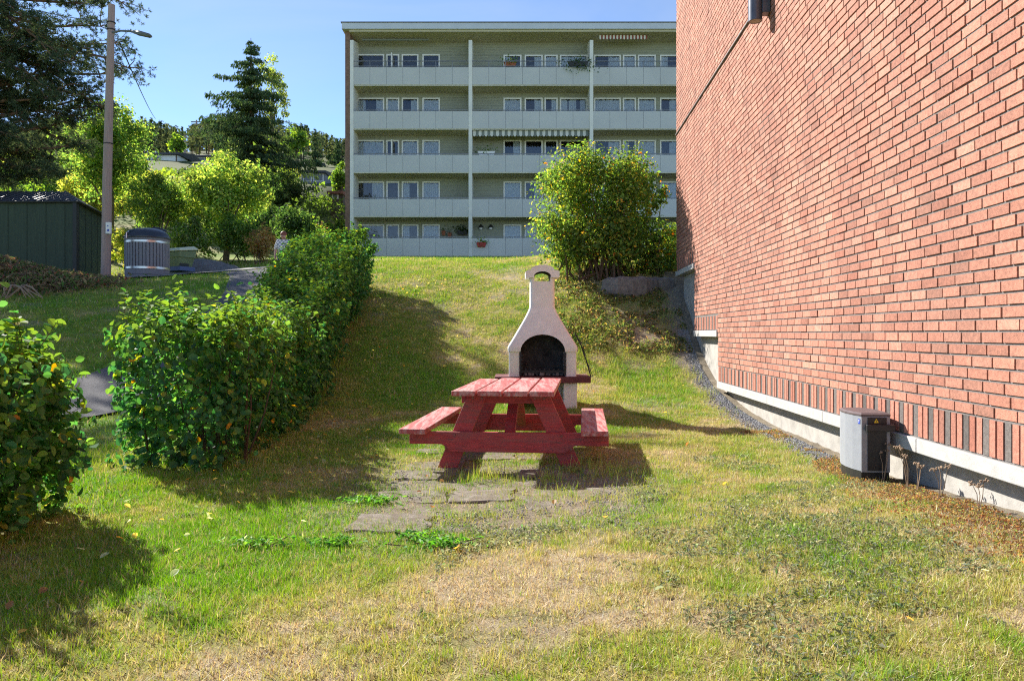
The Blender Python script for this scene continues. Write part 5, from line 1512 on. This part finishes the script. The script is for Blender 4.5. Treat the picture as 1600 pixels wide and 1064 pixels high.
# ------------------------------------------------------------------ person behind the hedge
def person():
    Y = 25.0; p = at(443, 362, Y); zt = p.z; h = 1.70; zb = zt - h; x, y = p.x, Y
    root = thing('person', (x, y, zb), 'person in pale checked shirt standing behind the hedge', 'person')
    pts = {'pel': (0, 0, .92), 'bel': (0, 0, 1.08), 'che': (0, .0, 1.28), 'nek': (0, 0, 1.44), 'hb': (0, -.01, 1.52), 'ht': (0, -.01, 1.62),
           'sl': (-.17, 0, 1.37), 'el': (-.27, .02, 1.10), 'wl': (-.24, -.1, .88), 'fl': (-.23, -.14, .78), 'sr': (.17, 0, 1.37), 'er': (.25, .02, 1.10), 'wr': (.22, -.1, .88), 'fr': (.21, -.14, .78),
           'hl': (-.1, 0, .88), 'kl': (-.11, -.02, .48), 'al': (-.11, .03, .09), 'tl': (-.12, -.12, .04), 'hr': (.1, 0, .88), 'kr': (.11, -.02, .48), 'ar': (.11, .03, .09), 'tr': (.12, -.12, .04)}
    rad = {'pel': .15, 'bel': .14, 'che': .16, 'nek': .055, 'hb': .085, 'ht': .088, 'sl': .075, 'el': .05, 'wl': .036, 'fl': .03, 'sr': .075, 'er': .05, 'wr': .036, 'fr': .03,
           'hl': .10, 'kl': .065, 'al': .045, 'tl': .035, 'hr': .10, 'kr': .065, 'ar': .045, 'tr': .035}
    ed = [('pel', 'bel'), ('bel', 'che'), ('che', 'nek'), ('nek', 'hb'), ('hb', 'ht'), ('che', 'sl'), ('sl', 'el'), ('el', 'wl'), ('wl', 'fl'), ('che', 'sr'), ('sr', 'er'), ('er', 'wr'), ('wr', 'fr'),
          ('pel', 'hl'), ('hl', 'kl'), ('kl', 'al'), ('al', 'tl'), ('pel', 'hr'), ('hr', 'kr'), ('kr', 'ar'), ('ar', 'tr')]
    def skin(name, keys, grow, mat):
        me = bpy.data.meshes.new(name); ks = list(keys)
        me.from_pydata([pts[k] for k in ks], [(ks.index(a), ks.index(b)) for a, b in ed if a in ks and b in ks], [])
        me.materials.append(mat)
        o = link(name, me, root, (x, y, zb))
        sm = o.modifiers.new('skin', 'SKIN'); sub = o.modifiers.new('sub', 'SUBSURF'); sub.levels = sub.render_levels = 2
        for i, k in enumerate(ks):
            sv = me.skin_vertices[0].data[i]; rr = rad[k] + grow; sv.radius = (rr * (1.15 if k in ('che', 'bel', 'pel') else 1), rr * (.75 if k in ('che', 'bel', 'pel') else 1)); sv.use_root = (i == 0)
        return o
    skin('body', pts.keys(), 0, M_skin)
    pts['nek'] = (0, 0, 1.40); rad['nek'] = .075
    skin('shirt', ('pel', 'bel', 'che', 'nek', 'sl', 'el', 'sr', 'er'), .02, M_shirt)
    skin('trousers', ('pel', 'hl', 'kl', 'al', 'hr', 'kr', 'ar'), .02, M_trouser)
    hd = (x, y - .01, zb + 1.605)
    mb = MB(); secs = []
    for i in range(7):
        a = -.25 + i / 6 * (math.pi / 2 + .2)
        secs.append([(hd[0] + .105 * math.cos(a) * math.cos(t), hd[1] + .025 + .11 * math.cos(a) * math.sin(t), hd[2] + .0 + .115 * math.sin(a)) for t in [q_ * math.pi / 8 for q_ in range(16)]])
    mb.loft(secs).build('hair', M_hair, root, smooth=True)
    for sx in (-1, 1): MB().lathe(hd[0] + sx * .035, hd[1] - .088, [(.004, hd[2] - .045), (.011, hd[2] - .04), (.011, hd[2] - .03), (.004, hd[2] - .025)], 8).build('eye', M_eye, root)
    MB().tube([(hd[0], hd[1] - .085, hd[2] - .04), (hd[0], hd[1] - .115, hd[2] - .075), (hd[0], hd[1] - .09, hd[2] - .08)], [.008, .016, .01], 6).build('nose', M_skin, root, smooth=True)
person()

# ------------------------------------------------------------------ planters and plants on the balconies
def planter(px_, py_, w, mat, label, n, cols, Y=FY - .2, droop=.25, box=True, sd=.14):
    p = at(px_, py_, Y); root = thing('planter', p, label, 'planter', 'plants on the balconies')
    if box:
        mb = MB(); a = w / 2
        mb.loft([[(p.x + sx * a * k, Y + sy * .1 * k, p.z + z) for sx, sy in ((-1, -1), (1, -1), (1, 1), (-1, 1))] for z, k in ((-.28, .8), (0, 1))]); mb.build('box', mat, root)
    r = np.random.default_rng(int(px_)); P = np.array(p) + r.normal(size=(n, 3)) * np.array([w * .4, .12, .14]) + np.array([0, -.05, .08]); P[:, 2] -= r.random(n) ** 2 * droop
    leaves('foliage', P, sd * r.uniform(.6, 1.3, n), r.normal(size=(n, 3)) + np.array([0, -.4, .5]), pal(r, n, cols, np.ones(len(cols))), M_leaf, root, r=r)['kind'] = 'stuff'
planter(752, 379, .6, M_redplastic, 'red plastic flower box on ground floor railing', 60, GREEN, droop=.05)
planter(903, 97, 1.3, M_black, 'trailing green plant spilling over top balcony rail', 260, DARK, droop=.6)
planter(797, 98, .8, M_terracotta, 'leafy plant on top balcony beside white divider', 110, GREEN, Y=FY + .3, droop=.1)
planter(760, 237, 1.1, M_white, 'white window box with herbs on third floor balcony', 70, GREEN, Y=FY + .4, droop=.05)
planter(722, 360, .7, M_black, 'dark green wall plant hanging on ground floor siding', 130, DARK, Y=WY - .15, droop=.1)
planter(693, 361, .25, M_terracotta, 'small brown hanging pot left of dark wall plant', 30, DARK, Y=WY - .15, droop=.05, sd=.1)
planter(702.5, 364, .25, M_terracotta, 'small brown hanging pot nearest the dark wall plant', 30, DARK, Y=WY - .15, droop=.05, sd=.1)

# ------------------------------------------------------------------ lawn grass
def blades(name, X, Y_, h, w, col, label, cat, lean=.55, seed=0, up=0.0):
    r = np.random.default_rng(seed); N = len(X)
    z = H(X, Y_) + (fbm(X * 9, Y_ * 9, 41) - .5) * .03 * np.exp(-np.clip(np.hypot(X, Y_ - 6) - 10, 0, None) / 6)
    a = r.random(N) * 2 * math.pi; b = r.random(N) * 2 * math.pi
    ln = np.abs(r.normal(0, lean, N)) + .1
    base = np.stack([X, Y_, z - .004 + up], 1)
    side = np.stack([np.cos(a), np.sin(a), np.zeros(N)], 1) * (w * .5)[:, None]
    d = np.stack([np.cos(b) * ln, np.sin(b) * ln, np.ones(N)], 1); d = unit(d)
    tip = base + d * h[:, None]
    mid = base + d * (h * .5)[:, None] + np.array([0, 0, 1]) * (h * .06 * ln)[:, None]
    vs = np.stack([base - side, base + side, mid + side * .75, tip, mid - side * .75], 1)
    k = np.arange(N)[:, None] * 5
    fl = np.concatenate([k + np.array([[0, 1, 2]]), k + np.array([[0, 2, 4]]), k + np.array([[4, 2, 3]])], 1).reshape(-1)
    o = np_mesh(name, vs.reshape(-1, 3), fl, 3, M_grass, col=np.repeat(col, 5, 0), origin=(0, 0, 0))
    return tag(o, label, cat, kind='stuff')

def tri_blades(name, X, Y_, h, w, col, label, cat, lean=.55, seed=0):
    r = np.random.default_rng(seed); N = len(X)
    z = H(X, Y_) + (fbm(X * 9, Y_ * 9, 41) - .5) * .03 * np.exp(-np.clip(np.hypot(X, Y_ - 6) - 10, 0, None) / 6)
    a = r.random(N) * 2 * math.pi; b = r.random(N) * 2 * math.pi; ln = np.abs(r.normal(0, lean, N)) + .1
    base = np.stack([X, Y_, z - .004], 1)
    side = np.stack([np.cos(a), np.sin(a), np.zeros(N)], 1) * (w * .5)[:, None]
    d = unit(np.stack([np.cos(b) * ln, np.sin(b) * ln, np.ones(N)], 1))
    vs = np.stack([base - side, base + side, base + d * h[:, None]], 1)
    o = np_mesh(name, vs.reshape(-1, 3), np.arange(N * 3), 3, M_grass, col=np.repeat(col, 3, 0), origin=(0, 0, 0))
    return tag(o, label, cat, kind='stuff')

def scatter(n, x0, x1, y0, y1, r): return r.uniform(x0, x1, n), r.uniform(y0, y1, n)
gr = np.random.default_rng(900)
XX, YY, HH, WW, LL = [], [], [], [], []
for (n, x0, x1, y0, y1, h, w) in ((330000, -2.9, 3.1, 2.0, 6.2, .036, .0055), (200000, -3.3, 3.3, 6.2, 10.5, .04, .007), (150000, -3.6, 3.5, 10.5, 16.5, .055, .009), (110000, -4.0, 4.4, 16.5, 24, .065, .014),
                                  (34000, -5.2, -2.9, 4.0, 8.6, .055, .008), (60000, -11, 9, 24, 46.8, .09, .035), (100000, -13.5, -3.6, 7, 25, .08, .013), (24000, -24, -7, 24, 33, .12, .03)):
    x, y = scatter(n, x0, x1, y0, y1, gr)
    g, b = lawn(x, y)
    keep = (gr.random(n) > b * .93) & (x < wall_x(y) - .02) & (gr.random(n) < (.5 + .6 * g))
    # clear of the path and the road
    for P_, wd in (([(-8.6, 6.4), (-6.9, 8.7), (-6.2, 10.6), (-5.6, 13.5), (-5.6, 17), (-6.6, 20.4), (-7.4, 21.8)], .72), ([(-13.4, 23.6), (-10.0, 22.6), (-8.2, 22.8), (-6.0, 23.6), (-4.8, 24.6)], 1.2)):
        for (ax, ay), (bx2, by2) in zip(P_, P_[1:]):
            t = np.clip(((x - ax) * (bx2 - ax) + (y - ay) * (by2 - ay)) / ((bx2 - ax) ** 2 + (by2 - ay) ** 2), 0, 1)
            keep &= np.hypot(x - ax - t * (bx2 - ax), y - ay - t * (by2 - ay)) > wd
    for mx, my, sx, sy, mh in MOUNDS: keep &= (np.exp(-((x - mx) / sx) ** 2 - ((y - my) / sy) ** 2) < .35)
    keep &= ~((np.abs(x - GXc) < .5) & (np.abs(y - GY) < .32))
    x, y, g = x[keep], y[keep], g[keep]; m = len(x)
    XX.append(x); YY.append(y); LL.append(g + gr.normal(0, .16, m))
    HH.append(h * gr.uniform(.4, 1.25, m) * (.6 + .6 * np.clip(g, 0, 1)) * (.55 + .95 * fbm(x * 7, y * 7, 91))); WW.append(w * gr.uniform(.7, 1.3, m))
x, y, hh_, ww_, g = (np.concatenate(a) for a in (XX, YY, HH, WW, LL))
col = grass_col(np.clip(g, 0, 1.15)) * gr.normal(1.12, .18, (len(x), 1)) * gr.normal(1, .05, (len(x), 3))
straw = gr.random(len(x)) < .12
col[straw] = np.array([.52, .44, .29]) * gr.normal(1, .15, (straw.sum(), 1))
tri_blades('grass', x, y, hh_, ww_, np.clip(col, .01, .9), 'short lawn grass, green and straw coloured in patches', 'grass', 1.15, 901)

# taller tufts round the table and along edges
tx, ty, th, tg = [], [], [], []
tufts = [(-.66, 6.75, 90, .20, .16), (-.36, 6.55, 60, .16, .12), (-.22, 6.75, 120, .22, .18), (.02, 6.5, 70, .16, .16), (.33, 6.45, 110, .22, .14), (.36, 5.95, 110, .15, .16), (.78, 6.55, 120, .24, .2), (.62, 6.9, 110, .24, .22), (1.0, 6.2, 90, .18, .25),
         (.95, 5.6, 120, .12, .3), (.55, 5.65, 100, .12, .25), (-.05, 5.95, 90, .13, .2), (-.55, 5.75, 70, .12, .12), (-.55, 6.1, 70, .17, .1), (-.15, 5.25, 140, .1, .25), (-.35, 5.15, 70, .1, .12), (-.75, 5.2, 40, .08, .12), (-.8, 4.9, 50, .09, .06),
         (1.1, 11.0, 60, .14, .25), (.95, 10.9, 60, .16, .1), (-.1, 11.0, 60, .16, .2), (1.2, 5.0, 120, .09, .3), (1.6, 5.4, 120, .09, .35), (.4, 5.2, 120, .09, .3), (2.0, 4.6, 80, .08, .2), (2.25, 4.9, 60, .1, .15)]
tr_ = np.random.default_rng(910)
for _ in range(80):
    tufts.append((-1.1 + .56 * tr_.integers(0, 5) + tr_.normal(0, .04), tr_.uniform(4.8, 7.6), 26, .10, .05) if tr_.random() < .5 else (tr_.uniform(-1.1, 1.1), 4.83 + .46 * tr_.integers(0, 7) + tr_.normal(0, .03), 26, .10, .07))
for cx, cy_, n, h, rr in tufts:
    n = int(n * .6); h *= .8
    tx.append(tr_.normal(cx, rr * .5, n)); ty.append(tr_.normal(cy_, rr * .4, n)); th.append(h * tr_.uniform(.4, 1.1, n)); tg.append(tr_.normal(.62, .16, n))
for _ in range(1100):
    cx = tr_.uniform(-2.6, 2.9); cy_ = 2.2 + 6.5 * tr_.random() ** 1.4
    gq, bq = lawn(np.array([cx]), np.array([cy_]))
    if tr_.random() < bq[0] * .8 or tr_.random() > .35 + .7 * gq[0]: continue
    n = int(tr_.integers(16, 38)); rr = tr_.uniform(.02, .06)
    tx.append(tr_.normal(cx, rr, n)); ty.append(tr_.normal(cy_, rr, n)); th.append(tr_.uniform(.035, .08) * tr_.uniform(.5, 1.1, n)); tg.append(np.clip(tr_.normal(gq[0] + .22, .12), .3, 1.1) + tr_.normal(0, .08, n))
# taller rough grass over the bank and below the hedges
def rough(n, x0, x1, y0, y1, h):
    x, y = scatter(n, x0, x1, y0, y1, tr_); k = fbm(x * 2.2, y * 2.2, 71) > .56
    x, y = x[k], y[k]; k2 = x < wall_x(y) - .03
    tx.append(x[k2]); ty.append(y[k2]); th.append(h * tr_.uniform(.4, 1.2, k2.sum())); tg.append(tr_.normal(.5, .22, k2.sum()))
rough(9000, .6, 3.3, 11.5, 17, .13); rough(5000, -2.8, .8, 12.5, 20, .10); rough(3000, -3.0, -2.3, 7, 16, .12); rough(5000, -2.6, 3.0, 2.2, 5.4, .06); rough(4000, -2.4, 3.0, 5.4, 10.5, .075)
x, y, h = np.concatenate(tx), np.concatenate(ty), np.concatenate(th); g = np.concatenate(tg)
col = grass_col(np.clip(g, .1, 1)) * tr_.normal(1.1, .15, (len(x), 1))
blades('tall_grass', x, y, h, np.clip(h * .035, .003, .009), np.clip(col, .01, .8), 'longer grass tufts round the table legs and over the bank', 'grass', .35, 911)

# broad-leaved weeds
def weed(cx, cy_, rx, ry, n, size, cols, label, seed, up=.03, group=None, asp=.6):
    r = np.random.default_rng(seed); zb = hz(cx, cy_)
    root = thing('weed_patch', (cx, cy_, zb), label, 'weeds', group)
    x = r.normal(cx, rx * .5, n); y = r.normal(cy_, ry * .5, n); z = H(x, y) + up * r.uniform(.3, 1.6, n)
    nr = r.normal(size=(n, 3)) * .45 + np.array([0, 0, 1])
    leaves('foliage', np.stack([x, y, z], 1), size * r.uniform(.6, 1.3, n), nr, pal(r, n, cols, np.ones(len(cols))), M_leaf_near, root, 'round', asp, .12, r=r)['kind'] = 'stuff'
    mb = MB()
    for i in range(12):
        k = r.integers(n); mb.tube([(cx + r.normal(0, rx * .3), cy_ + r.normal(0, ry * .3), zb - .01), (x[k], y[k], z[k])], .003, 4, cap=False)
    mb.build('stems', M_twig, root)['kind'] = 'stuff'
WC = [(.05, .14, .025), (.08, .19, .03), (.11, .23, .04)]
weed(-1.07, 5.72, .20, .16, 260, .035, WC, 'bright green weed patch left of paving slabs', 921)
weed(-.42, 4.52, .18, .12, 230, .034, WC, 'bright green clover patch on dry grass before the table', 922)
weed(-.58, 4.68, .13, .09, 130, .032, WC, 'smaller green clover sprig just behind the larger clover patch', 923)
weed(-1.05, 4.55, .16, .08, 120, .034, WC, 'flat green weed patch on lawn left of clover', 924)
weed(-1.5, 4.5, .22, .12, 110, .034, WC, 'sparse green weed patch in the lush left lawn', 925)
GW = [(.065, .085, .055), (.09, .105, .08), (.125, .13, .105), (.045, .075, .035)]
r_ = random.Random(5)
def thatch():
    r = np.random.default_rng(905); n = 260000
    x = r.uniform(-2.9, 3.1, n); y = 2.0 + 9 * r.random(n) ** 1.5
    g, b = lawn(x, y); k = (r.random(n) < 1.15 - .8 * g) & (r.random(n) > b * .6) & (x < wall_x(y) - .03); x, y = x[k], y[k]; n = len(x)
    col = pal(r, n, [(.34, .29, .20), (.26, .205, .14), (.12, .085, .055), (.31, .29, .24), (.2, .215, .07)], [3, 2, 1.2, 1.4, 1.2], .2)
    tri_blades('thatch', x, y, r.uniform(.02, .07, n), r.uniform(.002, .0055, n) * (.7 + y * .08), col, 'matted dead grass lying on the lawn', 'thatch', 3.2, 906)
thatch()
def bank_weeds():
    r = np.random.default_rng(935); n = 14000
    x = r.uniform(.6, 3.5, n); y = r.uniform(14.4, 19.0, n); k = (fbm(x * 2, y * 2, 93) > .44) & (x < wall_x(y) - .03); x, y = x[k], y[k]; n = len(x)
    z = H(x, y) + r.uniform(.0, .16, n) * fbm(x * 3, y * 3, 95)
    o = leaves('ground_weeds', np.stack([x, y, z], 1), r.uniform(.03, .09, n), r.normal(size=(n, 3)) * .7 + np.array([0, -.2, .8]), pal(r, n, [(.04, .065, .025), (.075, .10, .03), (.12, .10, .05), (.14, .085, .045), (.16, .15, .05)], [3, 3, 2, 1, 1], .25), M_leaf, None, 'rhomb', .5, .1, r=r)
    tag(o, 'dark tangled weeds covering the bank below the big shrub', 'weeds', kind='stuff')
bank_weeds()
def mat_weeds():
    r = np.random.default_rng(930); n = 42000
    x = r.uniform(-.4, 3.0, n); y = r.uniform(2.4, 7.5, n); k = (fbm(x * 1.9, y * 1.9, 81) + .35 * np.exp(-((x - 1.7) / 1.1) ** 2 - ((y - 4.2) / 1.0) ** 2) > .62) & (x < wall_x(y) - .05)
    x, y = x[k], y[k]; n = len(x); z = H(x, y) + r.uniform(.004, .028, n)
    o = leaves('ground_weeds', np.stack([x, y, z], 1), r.uniform(.014, .04, n), r.normal(size=(n, 3)) * .5 + np.array([0, 0, 1]), pal(r, n, GW, [2, 2, 1.5, 1]), M_leaf, None, 'rhomb', .4, .1, r=r)
    tag(o, 'low grey green weeds creeping through the dry lawn', 'weeds', kind='stuff')
mat_weeds()
def sedum():
    r = np.random.default_rng(940); n = 26000
    y = r.uniform(3.4, 9.2, n); d = np.abs(r.normal(.0, .32, n)) + .0; x = wall_x(y) - .02 - d
    k = fbm(x * 2.5, y * 1.6, 83) + .25 * np.exp(-((y - 4.8) / 1.2) ** 2) - d * .35 > .42
    x, y, d = x[k], y[k], d[k]; n = len(x)
    hgt = .035 * (fbm(x * 7, y * 7, 85) * 1.4)
    z = H(x, y) + hgt * r.random(n) + .004
    c = pal(r, n, [(.11, .052, .034), (.14, .082, .045), (.12, .10, .045), (.085, .11, .042), (.15, .13, .075)], [2, 2.2, 1.5, 1, 1])
    o = leaves('sedum', np.stack([x, y, z], 1), r.uniform(.010, .024, n), r.normal(size=(n, 3)) + np.array([0, 0, .8]), c, M_leaf, None, 'rhomb', .6, .15, r=r)
    tag(o, 'low red and green sedum carpet along the foot of the brick wall', 'sedum', kind='stuff')
sedum()
# dried flower heads by the utility box
for i, (s_, t_, h, lb) in enumerate(((5.95, .16, .30, 'dried flower stalk just before the utility box'), (5.62, .12, .34, 'tall dried flower stalk against concrete foundation'), (5.45, .14, .26, 'dried flower stalk with split head near wall base'), (5.2, .10, .24, 'bushy dried flower stalk at wall base'), (4.75, .09, .2, 'short dried flower stalk furthest along the wall base'))):
    p = Vector(wallp(s_, t_, 0)); z = hz(p.x, p.y); root = thing('dried_stalk', (p.x, p.y, z), lb, 'dried flower', 'dried flowers by the wall')
    r_ = random.Random(i); mb = MB(); hd = MB()
    for q_ in range(3):
        e = Vector((p.x + r_.uniform(-.07, .07), p.y + r_.uniform(-.07, .07), z + h * r_.uniform(.7, 1)))
        mb.tube([(p.x, p.y, z - .02), (p.x * .5 + e.x * .5 + .01, p.y * .5 + e.y * .5, z + h * .5), e], [.003, .0025, .002], 5)
        for w in range(9):
            c = e + Vector((r_.uniform(-.02, .02), r_.uniform(-.02, .02), r_.uniform(-.008, .012))); hd.obox(c, (.004, 0, .002), (0, .004, 0), (0, .001, .004))
    mb.build('stalk', M_dry, root); hd.build('flower_head', M_dry, root)
# stone chippings in the drip margin
def chips():
    r = np.random.default_rng(950); n = 9000
    y = r.uniform(6.6, 15.2, n); x = wall_x(y) - .0 - np.abs(r.normal(.05, .10, n)); k = r.random(n) < sstep(6.4, 8.0, y) * 1.0
    x, y = x[k], y[k]; n2 = 5200
    xx2 = r.normal(0, .5, n2) + r.choice([-.6, 0, .6], n2); yy2 = r.uniform(4.7, 7.6, n2); k2 = fbm(xx2 * 3, yy2 * 3, 87) > .45
    x = np.concatenate([x, xx2[k2]]); y = np.concatenate([y, yy2[k2]]); n = len(x)
    s = r.uniform(.006, .018, n) * np.where(np.arange(n) < n - k2.sum(), 1.15, .55); z = H(x, y) + s * .2 + np.where(np.arange(n) < n - k2.sum(), 0, .015)
    ax = unit(r.normal(size=(n, 3))); bx2 = unit(np.cross(ax, r.normal(size=(n, 3)))); cx = np.cross(ax, bx2)
    C = np.stack([x, y, z], 1); S = s[:, None]
    vs = np.stack([C + ax * S, C - ax * S, C + bx2 * S * .8, C - bx2 * S * .8, C + cx * S * .6, C - cx * S * .6], 1)
    F = np.array([(0,2,4),(2,1,4),(1,3,4),(3,0,4),(2,0,5),(1,2,5),(3,1,5),(0,3,5)])
    fl = (np.arange(n)[:, None, None] * 6 + F[None]).reshape(-1)
    o = np_mesh('gravel', vs.reshape(-1, 3), fl, 3, M_gravel); tag(o, 'grey stone chippings along the wall and on bare ground', 'gravel', kind='stuff')
chips()
def fallen():
    r = np.random.default_rng(960); n = 900
    x = r.uniform(-2.9, 3.0, n); y = r.uniform(2.3, 19, n); e = np.exp(-((x + 2.4) / .7) ** 2) + np.exp(-((x - 1.6) / 1.2) ** 2 - ((y - 15.6) / 1.4) ** 2) * 1.2 + .08; k = r.random(n) < e
    x, y = x[k], y[k]; n = len(x)
    o = leaves('fallen_leaves', np.stack([x, y, H(x, y) + .03], 1), r.uniform(.03, .06, n), r.normal(size=(n, 3)) * .4 + np.array([0, 0, 1]), pal(r, n, [(.4, .3, .1), (.35, .18, .05), (.3, .32, .22), (.2, .12, .06)], [2, 1, 2, 1]), M_leaf, None, 'round', .75, .15, r=r)
    tag(o, 'scattered fallen leaves on the lawn', 'leaves', kind='stuff')
fallen()

# ------------------------------------------------------------------ brush mound on the left
def brush():
    r = np.random.default_rng(970)
    V1, C1, A1, S1 = [], [], [], []
    for mx, my, sx, sy, mh in MOUNDS:
        n = 5200; x = r.normal(mx, sx * .62, n); y = r.normal(my, sy * .6, n)
        V1.append(np.stack([x, y, H(x, y) + r.random(n) * .22], 1))
        C1.append(pal(r, n, [(.10, .07, .05), (.07, .09, .035), (.14, .10, .07), (.05, .09, .03), (.2, .16, .11), (.16, .06, .05)], [3, 2.4, 2, 2, .8, .3])); S1.append(r.uniform(.06, .2, n))
    P = np.concatenate(V1)
    o = leaves('undergrowth', P, np.concatenate(S1), r.normal(size=P.shape) + np.array([0, -.2, .6]), np.concatenate(C1), M_leaf, None, 'rhomb', .35, .1, r=r)
    tag(o, 'tangled brown and green garden brush piled before the shed', 'brush', kind='stuff')
    root = thing('dead_branch', tuple(at(35, 445, 17)), 'bleached bundle of dead stalks lying on brush mound', 'dead stalks')
    for i in range(10):
        a = at(r.uniform(5, 50), r.uniform(436, 450), 16.8); b_ = at(r.uniform(-5, 70), r.uniform(446, 478), 16.4)
        a.z = hz(a.x, a.y) + .3; b_.z = hz(b_.x, b_.y) + .08
        m_ = a.lerp(b_, .5) + Vector((r.normal(0, .08), 0, .08)); MB().tube([a, m_, b_], [.012, .022, .008], 5, cap=False).build('stalk', M_dry, root)
brush()
